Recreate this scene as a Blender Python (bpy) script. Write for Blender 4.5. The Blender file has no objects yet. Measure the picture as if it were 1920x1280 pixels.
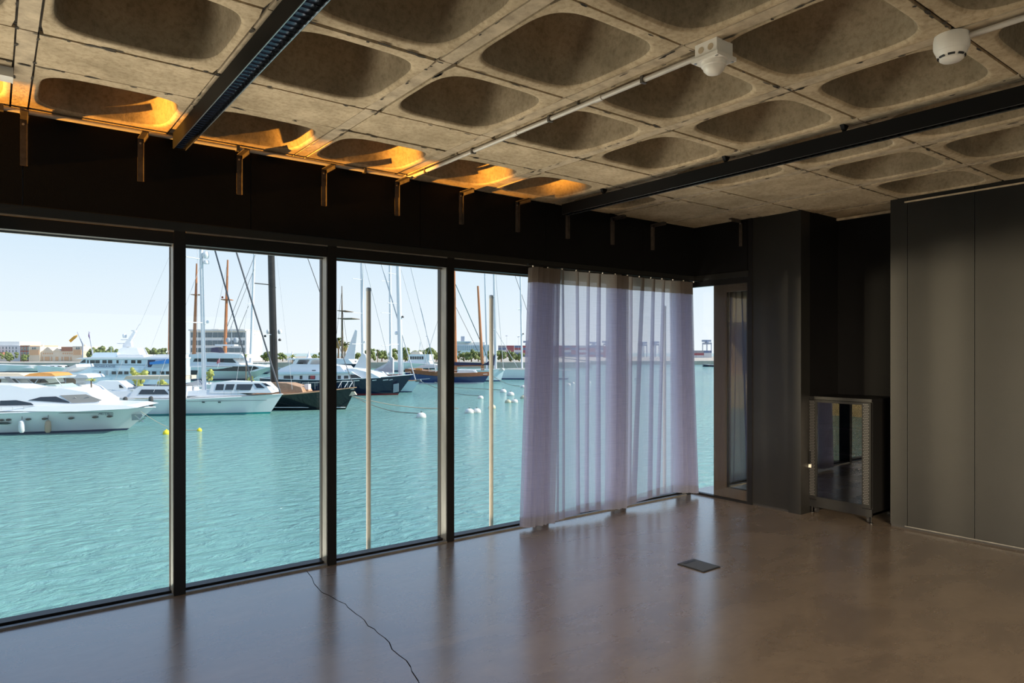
import bpy, bmesh, math, random
from mathutils import Vector, Matrix
random.seed(7)
R = math.radians
SC = bpy.context.scene
COL = SC.collection

# ------------------------------------------------------------------ camera
F, YAW, HZ, CH = 1280.67, R(37.238), 659.56, 1.5      # focal px (of 1920), heading from +Y, horizon row, eye height
WZ = -4.0                                             # water level
CS, SN = math.cos(YAW), math.sin(YAW)
cam_d = bpy.data.cameras.new('camera'); cam = bpy.data.objects.new('camera', cam_d); COL.objects.link(cam)
cam_d.sensor_width = 36.0; cam_d.lens = 36.0 * F / 1920
cam_d.shift_y = (HZ - 640) / 1920; cam_d.clip_start = 0.05; cam_d.clip_end = 6000
cam.location = (0, 0, CH); cam.rotation_euler = (R(90), 0, -YAW)
SC.camera = cam

# ------------------------------------------------------------------ sky, sun, stand-in lamps, exposure
w = bpy.data.worlds.new('sky'); SC.world = w; w.use_nodes = True
wn = w.node_tree.nodes; wl = w.node_tree.links
tc = wn.new('ShaderNodeTexCoord'); sx = wn.new('ShaderNodeSeparateXYZ'); ramp = wn.new('ShaderNodeValToRGB')
wl.new(tc.outputs['Generated'], sx.inputs[0]); wl.new(sx.outputs['Z'], ramp.inputs[0])
re_ = ramp.color_ramp.elements            # clear hazy sky: white at the horizon, deepening blue overhead
re_[0].position = 0.0; re_[0].color = (0.86, 0.905, 0.95, 1); re_[1].position = 1.0; re_[1].color = (0.24, 0.40, 0.72, 1)
for p_, c_ in ((0.08, (0.76, 0.85, 0.94, 1)), (0.20, (0.56, 0.73, 0.91, 1)), (0.45, (0.32, 0.51, 0.88, 1))):
    e_ = re_.new(p_); e_.color = c_
wl.new(ramp.outputs[0], wn['Background'].inputs[0]); wn['Background'].inputs[1].default_value = 1.15

def lamp(name, kind, loc, aim, energy, color, **kw):
    d = bpy.data.lights.new(name, kind); d.energy = energy; d.color = color
    for k, v in kw.items(): setattr(d, k, v)
    o = bpy.data.objects.new(name, d); COL.objects.link(o); o.location = loc
    o.rotation_euler = (Vector(aim) - Vector(loc)).to_track_quat('-Z', 'Y').to_euler()
    return o
lamp('sun', 'SUN', (80, -52, 76), (0, 0, 0), 6.5, (1.0, 0.93, 0.82), angle=R(0.6))
# added fill lamps standing in for window daylight from the left and behind
lamp('fill_left', 'AREA', (-5.9, -0.8, 2.0), (0.0, 0.0, 0.0), 90, (1.0, 0.88, 0.70), shape='RECTANGLE', size=6.0, size_y=0.5, spread=R(42))
lamp('fill_back', 'AREA', (-2.8, -5.9, 2.1), (3.6, 0.9, 0.0), 150, (1.0, 0.78, 0.50), shape='RECTANGLE', size=4.6, size_y=0.5, spread=R(34))
# added lamp hidden below the sill, standing in for sunlight off the water
lamp('bounce_fill', 'AREA', (-4.5, 10.8, -3.6), (-4.5, 10.8, 0.0), 3500, (1.0, 0.88, 0.70), shape='RECTANGLE', size=13.0, size_y=9.0)
# added spot standing in for a warm sun glint through the left slot window
lamp('sun_glint_spot', 'SPOT', (-20, 4.18, -2.8), (1.2, 4.36, 2.8), 140000, (1.0, 0.42, 0.06), spot_size=R(5.5), spot_blend=0.3, shadow_soft_size=0.12)
# second added spot, imitating a glint off the quay on to the right-hand wall
lamp('quay_glint_spot', 'SPOT', (-20, 13.2, 1.5), (6.2, 2.0, 1.2), 15000, (1.0, 0.80, 0.52), spot_size=R(8), spot_blend=0.6, shadow_soft_size=0.8)
SC.view_settings.view_transform = 'Standard'; SC.view_settings.look = 'None'
SC.view_settings.exposure = 0.0; SC.view_settings.gamma = 1.0; SC.view_settings.use_curve_mapping = False

# ------------------------------------------------------------------ materials
def mat(name, col, rough=0.5, metal=0.0, var=0.0, scale=8.0, bump=0.0, bscale=60.0, spec=0.5, col2=None, detail=4.0, stretch=None, coat=0.0):
    m = bpy.data.materials.new(name); m.use_nodes = True
    n, l = m.node_tree.nodes, m.node_tree.links
    b = n['Principled BSDF']
    b.inputs['Roughness'].default_value = rough; b.inputs['Metallic'].default_value = metal
    b.inputs['Specular IOR Level'].default_value = spec; b.inputs['Coat Weight'].default_value = coat
    c = (*col, 1)
    b.inputs['Base Color'].default_value = c
    geo = n.new('ShaderNodeNewGeometry'); src = geo.outputs['Position']
    if stretch:
        mp = n.new('ShaderNodeMapping'); mp.inputs['Scale'].default_value = stretch; l.new(src, mp.inputs[0]); src = mp.outputs[0]
    if var > 0 or col2:
        t = n.new('ShaderNodeTexNoise'); t.inputs['Scale'].default_value = scale; t.inputs['Detail'].default_value = detail
        t.inputs['Roughness'].default_value = 0.62
        l.new(src, t.inputs[0]); r = n.new('ShaderNodeValToRGB')
        r.color_ramp.elements[0].position = 0.32; r.color_ramp.elements[1].position = 0.68
        d = col2 if col2 else tuple(x * (1 - var) for x in col)
        r.color_ramp.elements[0].color = (*d, 1); r.color_ramp.elements[1].color = c
        l.new(t.outputs[0], r.inputs[0]); l.new(r.outputs[0], b.inputs['Base Color'])
    if bump > 0:
        t2 = n.new('ShaderNodeTexNoise'); t2.inputs['Scale'].default_value = bscale; t2.inputs['Detail'].default_value = 5
        l.new(src, t2.inputs[0]); bp = n.new('ShaderNodeBump'); bp.inputs['Strength'].default_value = bump; bp.inputs['Distance'].default_value = 0.01
        l.new(t2.outputs[0], bp.inputs['Height']); l.new(bp.outputs[0], b.inputs['Normal'])
    return m

def glass_mat(name, tint=(1, 1, 1), refl=0.04, rough=0.0):
    m = bpy.data.materials.new(name); m.use_nodes = True
    n, l = m.node_tree.nodes, m.node_tree.links; n.remove(n['Principled BSDF'])
    tr = n.new('ShaderNodeBsdfTransparent'); tr.inputs[0].default_value = (*tint, 1)
    gl = n.new('ShaderNodeBsdfGlossy'); gl.inputs['Roughness'].default_value = rough
    fr = n.new('ShaderNodeFresnel'); fr.inputs[0].default_value = 1.0 + refl * 11
    gg = n.new('ShaderNodeNewGeometry'); inv = n.new('ShaderNodeMath'); inv.operation = 'SUBTRACT'; inv.inputs[0].default_value = 1.0; l.new(gg.outputs['Backfacing'], inv.inputs[1])
    mu = n.new('ShaderNodeMath'); mu.operation = 'MULTIPLY'; l.new(fr.outputs[0], mu.inputs[0]); l.new(inv.outputs[0], mu.inputs[1])   # a thin pane mirrors at its front face only
    mx = n.new('ShaderNodeMixShader'); l.new(mu.outputs[0], mx.inputs[0]); l.new(tr.outputs[0], mx.inputs[1]); l.new(gl.outputs[0], mx.inputs[2])
    l.new(mx.outputs[0], n['Material Output'].inputs[0])
    return m

M = {}
def concrete(name='ceiling_concrete', k=1.0):
    m = bpy.data.materials.new(name); m.use_nodes = True
    n, l = m.node_tree.nodes, m.node_tree.links; b = n['Principled BSDF']; b.inputs['Roughness'].default_value = 0.85; b.inputs['Specular IOR Level'].default_value = 0.2
    g = n.new('ShaderNodeNewGeometry')
    t1 = n.new('ShaderNodeTexNoise'); t1.inputs['Scale'].default_value = 3.2; t1.inputs['Detail'].default_value = 7; t1.inputs['Roughness'].default_value = 0.65
    t2 = n.new('ShaderNodeTexNoise'); t2.inputs['Scale'].default_value = 40; t2.inputs['Detail'].default_value = 6; t2.inputs['Roughness'].default_value = 0.7
    t3 = n.new('ShaderNodeTexVoronoi'); t3.inputs['Scale'].default_value = 34
    for t in (t1, t2, t3): l.new(g.outputs['Position'], t.inputs['Vector'])
    r1 = n.new('ShaderNodeValToRGB'); e = r1.color_ramp.elements
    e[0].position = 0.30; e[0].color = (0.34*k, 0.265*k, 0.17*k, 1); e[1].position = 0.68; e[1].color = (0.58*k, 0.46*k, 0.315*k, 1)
    r2 = n.new('ShaderNodeValToRGB'); e = r2.color_ramp.elements
    e[0].position = 0.32; e[0].color = (0.60, 0.56, 0.50, 1); e[1].position = 0.55; e[1].color = (1, 1, 1, 1)
    r3 = n.new('ShaderNodeValToRGB'); e = r3.color_ramp.elements
    e[0].position = 0.03; e[0].color = (0.35, 0.32, 0.28, 1); e[1].position = 0.075; e[1].color = (1, 1, 1, 1)
    l.new(t1.outputs[0], r1.inputs[0]); l.new(t2.outputs[0], r2.inputs[0]); l.new(t3.outputs['Distance'], r3.inputs[0])
    m1 = n.new('ShaderNodeMixRGB'); m1.blend_type = 'MULTIPLY'; m1.inputs[0].default_value = 0.75
    m2 = n.new('ShaderNodeMixRGB'); m2.blend_type = 'MULTIPLY'; m2.inputs[0].default_value = 0.6
    l.new(r1.outputs[0], m1.inputs[1]); l.new(r2.outputs[0], m1.inputs[2]); l.new(m1.outputs[0], m2.inputs[1]); l.new(r3.outputs[0], m2.inputs[2])
    l.new(m2.outputs[0], b.inputs['Base Color'])
    bp = n.new('ShaderNodeBump'); bp.inputs['Strength'].default_value = 0.35; bp.inputs['Distance'].default_value = 0.006
    l.new(t2.outputs[0], bp.inputs['Height']); l.new(bp.outputs[0], b.inputs['Normal'])
    return m
def floor_mat():
    m = bpy.data.materials.new('polished_concrete'); m.use_nodes = True
    n, l = m.node_tree.nodes, m.node_tree.links; b = n['Principled BSDF']
    g = n.new('ShaderNodeNewGeometry')
    mp = n.new('ShaderNodeMapping'); mp.inputs['Rotation'].default_value = (0, 0, R(35)); mp.inputs['Scale'].default_value = (1.0, 1.9, 1)
    l.new(g.outputs['Position'], mp.inputs[0])
    t1 = n.new('ShaderNodeTexNoise'); t1.inputs['Scale'].default_value = 1.5; t1.inputs['Detail'].default_value = 8; t1.inputs['Roughness'].default_value = 0.6; t1.inputs['Distortion'].default_value = 0.6
    t2 = n.new('ShaderNodeTexNoise'); t2.inputs['Scale'].default_value = 9; t2.inputs['Detail'].default_value = 6; t2.inputs['Distortion'].default_value = 1.2
    for t in (t1, t2): l.new(mp.outputs[0], t.inputs['Vector'])
    r1 = n.new('ShaderNodeValToRGB'); e = r1.color_ramp.elements
    e[0].position = 0.3; e[0].color = (0.145, 0.117, 0.098, 1); e[1].position = 0.7; e[1].color = (0.215, 0.172, 0.138, 1)
    r2 = n.new('ShaderNodeValToRGB'); e = r2.color_ramp.elements
    e[0].position = 0.35; e[0].color = (0.88, 0.88, 0.88, 1); e[1].position = 0.72; e[1].color = (1.06, 1.06, 1.05, 1)
    mx = n.new('ShaderNodeMixRGB'); mx.blend_type = 'MULTIPLY'; mx.inputs[0].default_value = 0.8
    l.new(t1.outputs[0], r1.inputs[0]); l.new(t2.outputs[0], r2.inputs[0]); l.new(r1.outputs[0], mx.inputs[1]); l.new(r2.outputs[0], mx.inputs[2])
    l.new(mx.outputs[0], b.inputs['Base Color'])
    rr = n.new('ShaderNodeMapRange'); rr.inputs['To Min'].default_value = 0.24; rr.inputs['To Max'].default_value = 0.31
    l.new(t1.outputs[0], rr.inputs[0]); l.new(rr.outputs[0], b.inputs['Roughness']); b.inputs['IOR'].default_value = 1.75; b.inputs['Coat Weight'].default_value = 0.8; b.inputs['Coat Roughness'].default_value = 0.2
    bp = n.new('ShaderNodeBump'); bp.inputs['Strength'].default_value = 0.004; bp.inputs['Distance'].default_value = 0.005
    l.new(t2.outputs[0], bp.inputs['Height']); l.new(bp.outputs[0], b.inputs['Normal'])
    return m
def water_mat():
    m = bpy.data.materials.new('harbour_water'); m.use_nodes = True
    n, l = m.node_tree.nodes, m.node_tree.links; b = n['Principled BSDF']
    b.inputs['Base Color'].default_value = (0.05, 0.30, 0.27, 1); b.inputs['Roughness'].default_value = 0.09; b.inputs['IOR'].default_value = 1.33
    g = n.new('ShaderNodeNewGeometry'); mp = n.new('ShaderNodeMapping'); mp.inputs['Rotation'].default_value = (0, 0, YAW); mp.inputs['Scale'].default_value = (0.55, 1.0, 1)
    l.new(g.outputs['Position'], mp.inputs[0])
    t1 = n.new('ShaderNodeTexNoise'); t1.inputs['Scale'].default_value = 2.1; t1.inputs['Detail'].default_value = 6; t1.inputs['Roughness'].default_value = 0.58; t1.inputs['Distortion'].default_value = 0.5
    t0 = n.new('ShaderNodeTexNoise'); t0.inputs['Scale'].default_value = 0.04; t0.inputs['Detail'].default_value = 3
    l.new(mp.outputs[0], t1.inputs['Vector']); l.new(mp.outputs[0], t0.inputs['Vector'])
    r = n.new('ShaderNodeValToRGB'); e = r.color_ramp.elements
    e[0].position = 0.35; e[0].color = (0.15, 0.33, 0.32, 1); e[1].position = 0.65; e[1].color = (0.20, 0.41, 0.355, 1)
    l.new(t0.outputs[0], r.inputs[0]); l.new(r.outputs[0], b.inputs['Base Color'])
    bp = n.new('ShaderNodeBump'); bp.inputs['Strength'].default_value = 1.0; bp.inputs['Distance'].default_value = 0.27
    l.new(t1.outputs[0], bp.inputs['Height']); l.new(bp.outputs[0], b.inputs['Normal'])
    return m
def sheer_mat(name, col, alpha, thread=True):
    m = bpy.data.materials.new(name); m.use_nodes = True
    n, l = m.node_tree.nodes, m.node_tree.links; n.remove(n['Principled BSDF'])
    tr = n.new('ShaderNodeBsdfTransparent'); tl = n.new('ShaderNodeBsdfTranslucent'); df = n.new('ShaderNodeBsdfDiffuse')
    tl.inputs[0].default_value = (*col, 1); df.inputs[0].default_value = (*[c*0.6 for c in col], 1)
    a = n.new('ShaderNodeMixShader'); a.inputs[0].default_value = 0.35; l.new(tl.outputs[0], a.inputs[1]); l.new(df.outputs[0], a.inputs[2])
    mx = n.new('ShaderNodeMixShader'); mx.inputs[0].default_value = alpha; l.new(tr.outputs[0], mx.inputs[1]); l.new(a.outputs[0], mx.inputs[2])
    if thread:      # slubby linen weave: long thin threads both ways
        g = n.new('ShaderNodeNewGeometry'); vals = []
        for sc in ((6, 6, 420), (420, 6, 6)):
            mp = n.new('ShaderNodeMapping'); mp.inputs['Scale'].default_value = sc; l.new(g.outputs['Position'], mp.inputs[0])
            t = n.new('ShaderNodeTexNoise'); t.inputs['Scale'].default_value = 1.0; t.inputs['Detail'].default_value = 2; l.new(mp.outputs[0], t.inputs['Vector']); vals.append(t)
        ad = n.new('ShaderNodeMath'); ad.operation = 'ADD'; l.new(vals[0].outputs[0], ad.inputs[0]); l.new(vals[1].outputs[0], ad.inputs[1])
        mr = n.new('ShaderNodeMapRange'); mr.inputs['From Min'].default_value = 0.7; mr.inputs['From Max'].default_value = 1.3
        mr.inputs['To Min'].default_value = alpha - 0.09; mr.inputs['To Max'].default_value = min(1, alpha + 0.09)
        l.new(ad.outputs[0], mr.inputs[0]); l.new(mr.outputs[0], mx.inputs[0])
    l.new(mx.outputs[0], n['Material Output'].inputs[0])
    return m
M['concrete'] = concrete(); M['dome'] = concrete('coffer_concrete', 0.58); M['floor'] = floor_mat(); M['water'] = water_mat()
M['mortar'] = mat('joint_mortar', (0.045, 0.035, 0.025), 0.95, var=0.5, scale=20)
M['strip'] = mat('infill_concrete', (0.56, 0.45, 0.32), 0.9, var=0.4, scale=11, bump=0.4, bscale=40, spec=0.2)
M['black'] = mat('black_paint', (0.0035, 0.0035, 0.0042), 0.55, var=0.3, scale=5, bump=0.08, bscale=220, spec=0.14)
M['blackpanel'] = mat('black_wall_panel', (0.009, 0.009, 0.009), 0.38, var=0.25, scale=3, bump=0.10, bscale=320, spec=0.4)
M['frame'] = mat('dark_bronze_aluminium', (0.006, 0.006, 0.007), 0.38, var=0.2, scale=6, spec=0.25)
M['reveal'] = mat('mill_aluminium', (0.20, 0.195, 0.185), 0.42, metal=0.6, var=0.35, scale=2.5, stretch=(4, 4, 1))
M['seal'] = mat('rubber_seal', (0.01, 0.01, 0.012), 0.6)
M['brown'] = mat('brown_timber', (0.040, 0.029, 0.024), 0.5, var=0.35, scale=6, stretch=(12, 12, 1))
M['glass'] = glass_mat('window_glass', (0.97, 0.985, 0.98), 0.045)
M['dirtyglass'] = glass_mat('dark_glass', (0.5, 0.48, 0.45), 0.16, 0.02)
M['cabglass'] = glass_mat('smoked_glass', (0.22, 0.20, 0.24), 0.09, 0.01)
M['white_plastic'] = mat('white_plastic', (0.80, 0.76, 0.70), 0.4, var=0.08, scale=9)
M['pipe'] = mat('grey_conduit', (0.50, 0.46, 0.41), 0.4, var=0.12, scale=14)
M['clip'] = mat('dark_clip', (0.07, 0.06, 0.05), 0.5)
M['rust'] = mat('galvanised_bracket', (0.075, 0.06, 0.052), 0.5, metal=0.3, var=0.5, scale=30)
M['louvre'] = mat('black_mirror_louvre', (0.30, 0.31, 0.35), 0.14, metal=1.0)
M['channel'] = mat('black_channel', (0.006, 0.006, 0.0065), 0.6, spec=0.12)
M['steel'] = mat('brushed_steel', (0.5, 0.5, 0.5), 0.3, metal=1.0)
M['cab'] = mat('black_powder_coat', (0.005, 0.005, 0.0055), 0.45, spec=0.25, bump=0.05, bscale=400)
M['fabric'] = sheer_mat('sheer_linen', (0.50, 0.53, 0.74), 0.60)
M['hem'] = sheer_mat('sheer_linen_hem', (0.42, 0.44, 0.58), 0.80)
M['tape'] = sheer_mat('heading_tape', (0.27, 0.235, 0.215), 0.97)
# outdoors
M['gel'] = mat('white_gelcoat', (0.80, 0.81, 0.82), 0.25, var=0.04, scale=0.5, coat=0.3)
M['cream'] = mat('cream_gelcoat', (0.74, 0.70, 0.62), 0.3, var=0.05, scale=0.6)
M['paleblue'] = mat('pale_blue_paint', (0.62, 0.74, 0.80), 0.3, var=0.04, scale=0.4)
M['navy'] = mat('navy_hull', (0.012, 0.020, 0.050), 0.12, var=0.2, scale=0.4)
M['blackhull'] = mat('black_hull', (0.010, 0.014, 0.018), 0.10, var=0.2, scale=0.4)
M['bluehull'] = mat('blue_hull', (0.02, 0.045, 0.16), 0.15)
M['varnish'] = mat('varnished_wood', (0.26, 0.085, 0.03), 0.3, var=0.35, scale=2.0, stretch=(1, 1, 4))
M['teak'] = mat('teak', (0.50, 0.30, 0.17), 0.6, var=0.25, scale=3)
M['spar'] = mat('wooden_spar', (0.52, 0.19, 0.07), 0.4, var=0.2, scale=2)
M['alu'] = mat('white_spar', (0.74, 0.75, 0.77), 0.35, var=0.05, scale=1)
M['darkspar'] = mat('carbon_spar', (0.03, 0.026, 0.024), 0.35, var=0.4, scale=1.2)
M['tint'] = mat('tinted_window', (0.018, 0.02, 0.026), 0.06, spec=0.7)
M['screen'] = mat('windscreen_cover', (0.30, 0.28, 0.26), 0.6)
M['tan'] = mat('tan_canvas', (0.72, 0.33, 0.07), 0.7, var=0.2, scale=1.5)
M['beige'] = mat('beige_canvas', (0.66, 0.56, 0.42), 0.7)
M['bluecover'] = mat('blue_canvas', (0.02, 0.22, 0.62), 0.6, var=0.2, scale=1)
M['navycover'] = mat('navy_canvas', (0.02, 0.022, 0.07), 0.7)
M['greysail'] = mat('grey_sail_cover', (0.50, 0.50, 0.53), 0.8)
M['teal'] = mat('teal_boot_stripe', (0.01, 0.30, 0.30), 0.3)
M['antifoul'] = mat('dark_blue_antifouling', (0.01, 0.03, 0.09), 0.5)
M['redfoul'] = mat('red_boot_stripe', (0.25, 0.03, 0.03), 0.5)
M['wire'] = mat('rigging_wire', (0.12, 0.12, 0.13), 0.4)
M['lightwire'] = mat('pale_rigging', (0.55, 0.56, 0.58), 0.4)
M['tealwire'] = mat('teal_rigging', (0.03, 0.14, 0.17), 0.4)
M['rope'] = mat('mooring_rope', (0.42, 0.38, 0.30), 0.8)
M['buoy'] = mat('white_buoy', (0.78, 0.76, 0.70), 0.45, var=0.2, scale=3)
M['buoyo'] = mat('algae_stained_buoy', (0.62, 0.58, 0.40), 0.5, var=0.25, scale=3)
M['yellow'] = mat('yellow_buoy', (0.85, 0.68, 0.02), 0.4)
M['fender'] = mat('dark_fender', (0.06, 0.055, 0.055), 0.5)
M['fenderw'] = mat('white_fender', (0.74, 0.75, 0.75), 0.4)
M['fenderb'] = mat('brown_fender', (0.42, 0.30, 0.20), 0.5)
M['leaf'] = mat('tree_leaves', (0.17, 0.22, 0.05), 0.6, var=0.55, scale=0.9)
M['leafy'] = mat('yellow_green_leaves', (0.42, 0.44, 0.08), 0.6, var=0.4, scale=2)  # yellow-green foliage of the shrubs and low palms
M['palm'] = mat('palm_fronds', (0.22, 0.24, 0.06), 0.5, var=0.4, scale=2)
M['palmdry'] = mat('dry_palm_skirt', (0.46, 0.30, 0.11), 0.8, var=0.3, scale=2)
M['trunk'] = mat('palm_trunk', (0.20, 0.14, 0.09), 0.9, var=0.3, scale=4)
M['terracotta'] = mat('terracotta_brick', (0.40, 0.10, 0.06), 0.8, var=0.3, scale=0.6)
M['stucco'] = mat('cream_stucco', (0.80, 0.68, 0.52), 0.8, var=0.1, scale=0.2)
M['ochre'] = mat('ochre_stucco', (0.74, 0.46, 0.26), 0.8, var=0.1, scale=0.2)
M['whitewall'] = mat('white_render', (0.80, 0.79, 0.76), 0.8, var=0.06, scale=0.2)
M['rooftile'] = mat('red_roof_tiles', (0.45, 0.20, 0.12), 0.8, var=0.3, scale=1)
M['bglass'] = mat('building_glass', (0.07, 0.13, 0.16), 0.08, spec=0.8)
M['quay'] = mat('quay_stone', (0.52, 0.46, 0.38), 0.85, var=0.3, scale=0.25)
M['sandstone'] = mat('golden_sandstone', (0.80, 0.52, 0.22), 0.85, var=0.25, scale=0.5)
M['hazygrey'] = mat('distant_grey_paint', (0.40, 0.44, 0.52), 0.7)
M['cont_red'] = mat('red_container', (0.36, 0.10, 0.11), 0.6); M['cont_blue'] = mat('blue_container', (0.15, 0.20, 0.32), 0.6)
M['cont_grey'] = mat('grey_container', (0.33, 0.32, 0.34), 0.6); M['cont_white'] = mat('white_container', (0.62, 0.62, 0.62), 0.6)
M['flagred'] = mat('orange_striped_flag', (0.85, 0.40, 0.02), 0.7); M['flagpurple'] = mat('purple_flag', (0.20, 0.06, 0.30), 0.7)
M['flagpink'] = mat('red_ensign', (0.70, 0.12, 0.14), 0.7); M['ink'] = mat('dark_lettering', (0.02, 0.04, 0.09), 0.5)
M['paint_grey'] = mat('radar_grey', (0.32, 0.36, 0.40), 0.5)
M['post'] = mat('sun_bleached_post', (0.50, 0.46, 0.41), 0.45, var=0.15, scale=3)
M['chair'] = mat('pale_folding_chair', (0.72, 0.62, 0.48), 0.5)

# ------------------------------------------------------------------ mesh helpers
class MB:
    def __init__(s): s.v = []; s.f = []
    def add(s, vs, fs):
        o = len(s.v); s.v += [tuple(v) for v in vs]; s.f += [tuple(i + o for i in q) for q in fs]; return s
    def box(s, x0, x1, y0, y1, z0, z1):
        return s.add([(x0,y0,z0),(x1,y0,z0),(x1,y1,z0),(x0,y1,z0),(x0,y0,z1),(x1,y0,z1),(x1,y1,z1),(x0,y1,z1)],
                     [(0,3,2,1),(4,5,6,7),(0,1,5,4),(1,2,6,5),(2,3,7,6),(3,0,4,7)])
    def tube(s, pts, r, n=8, cap=True):
        pts = [Vector(p) for p in pts]; rs = r if isinstance(r, (list, tuple)) else [r] * len(pts); vs = []
        for i, p in enumerate(pts):
            t = (pts[min(i+1, len(pts)-1)] - pts[max(i-1, 0)]).normalized()
            a = t.cross(Vector((0, 0, 1)) if abs(t.z) < 0.95 else Vector((1, 0, 0))).normalized(); b = t.cross(a)
            vs += [p + (a * math.cos(k*2*math.pi/n) + b * math.sin(k*2*math.pi/n)) * rs[i] for k in range(n)]
        fs = [(i*n+k, i*n+(k+1) % n, (i+1)*n+(k+1) % n, (i+1)*n+k) for i in range(len(pts)-1) for k in range(n)]
        if cap: fs += [tuple(range(n-1, -1, -1)), tuple(range((len(pts)-1)*n, len(pts)*n))]
        return s.add(vs, fs)
    def lathe(s, prof, c=(0, 0, 0), n=16, axis='z'):
        vs = []
        for r, z in prof:
            for k in range(n):
                a = 2*math.pi*k/n; q = (r*math.cos(a), r*math.sin(a), z)
                if axis == 'x': q = (z, q[0], q[1])
                if axis == 'y': q = (q[0], z, q[1])
                vs.append((c[0]+q[0], c[1]+q[1], c[2]+q[2]))
        m = len(prof)
        fs = [(i*n+k, i*n+(k+1) % n, (i+1)*n+(k+1) % n, (i+1)*n+k) for i in range(m-1) for k in range(n)] + [tuple(range(n-1, -1, -1)), tuple(range((m-1)*n, m*n))]
        return s.add(vs, fs)
    def ball(s, c, r, n=12, sq=(1, 1, 1)):
        m = n // 2; prof = [(max(1e-3, math.sin(math.pi*i/m)), -math.cos(math.pi*i/m)) for i in range(m+1)]
        b = MB().lathe(prof, n=n); return s.add([(c[0]+v[0]*r*sq[0], c[1]+v[1]*r*sq[1], c[2]+v[2]*r*sq[2]) for v in b.v], b.f)
    def prism(s, poly, wf):           # polygon in (x, z), pushed out to half width wf(z) both ways in y
        n = len(poly); vs = [(x, -wf(z), z) for x, z in poly] + [(x, wf(z), z) for x, z in poly]
        return s.add(vs, [tuple(range(n)), tuple(range(2*n-1, n-1, -1))] + [(i, i+n, (i+1) % n+n, (i+1) % n) for i in range(n)])
    def slab(s, poly, y0, y1):        # polygon in (x, z) between two y values (numbers or functions of z)
        f0 = y0 if callable(y0) else (lambda z: y0); f1 = y1 if callable(y1) else (lambda z: y1); n = len(poly)
        return s.add([(x, f0(z), z) for x, z in poly] + [(x, f1(z), z) for x, z in poly],
                     [tuple(range(n)), tuple(range(2*n-1, n-1, -1))] + [(i, i+n, (i+1) % n+n, (i+1) % n) for i in range(n)])
    def mesh(s, name, m, smooth=False):
        me = bpy.data.meshes.new(name); me.from_pydata(s.v, [], s.f)
        bm = bmesh.new(); bm.from_mesh(me); bmesh.ops.recalc_face_normals(bm, faces=bm.faces); bm.to_mesh(me); bm.free()
        me.materials.append(m if not isinstance(m, str) else M[m])
        if smooth:
            for p in me.polygons: p.use_smooth = True
            try: me.set_sharp_from_angle(angle=R(40))
            except Exception: pass
        me.update(); return me
    def build(s, name, m, parent=None, smooth=False, loc=(0, 0, 0), rot=None, **tags):
        return put(name, s.mesh(name, m, smooth), parent, loc, rot, **tags)
def put(name, me, parent=None, loc=(0, 0, 0), rot=None, **tags):
    o = bpy.data.objects.new(name, me); COL.objects.link(o); o.location = loc
    if rot: o.rotation_euler = rot
    if parent: o.parent = parent
    return tag(o, **tags)
def tag(o, label=None, cat=None, group=None, kind=None):
    if label: o['label'] = label
    if cat: o['category'] = cat
    if group: o['group'] = group
    if kind: o['kind'] = kind
    return o
def thing(name, label, cat, loc=(0, 0, 0), rz=0, group=None, kind=None):
    o = bpy.data.objects.new(name, None); COL.objects.link(o); o.location = loc; o.rotation_euler = (0, 0, rz); o.empty_display_size = 0.1
    return tag(o, label, cat, group, kind)
def setting(name, label=None):
    return thing(name, label, None, kind='structure')
def box(x0, x1, y0, y1, z0, z1): return MB().box(x0, x1, y0, y1, z0, z1)
def at(px, py, z=WZ):                 # where the sight line through a point of the photograph meets the level z
    d = F * (CH - z) / (py - HZ); k = (px - 960) / F
    return Vector((d*SN + k*d*CS, d*CS - k*d*SN, z))
def far(px, depth, z=WZ):             # ground point at a given distance along the sight line
    k = (px - 960) / F; return Vector((depth*(SN + k*CS), depth*(CS - k*SN), z))
def zat(py, depth): return CH + (HZ - py) * depth / F
def text_part(body, size, mtl, parent, loc, name='lettering', width=None):
    c = bpy.data.curves.new(name, 'FONT'); c.body = body; c.size = size; c.extrude = 0.004; c.align_x = 'CENTER'; c.align_y = 'CENTER'
    o = bpy.data.objects.new('lettering_source', c); COL.objects.link(o)
    bpy.context.view_layer.update()
    me = bpy.data.meshes.new_from_object(o.evaluated_get(bpy.context.evaluated_depsgraph_get())); bpy.data.objects.remove(o)
    me.materials.clear(); me.materials.append(M[mtl])
    xs_ = [v.co.x for v in me.vertices]; k = width / (max(xs_) - min(xs_)) if width else 1
    for v in me.vertices: v.co.x *= k
    return put(name, me, parent, loc, (R(90), 0, 0))

# ================================================================== THE ROOM
YW = 4.59            # room face of the glazed wall
XR, XE, XN, XL, YB = 6.17, 5.92, 6.60, -6.0, -6.0
ZC = 2.81            # underside of the ceiling panels
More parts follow.
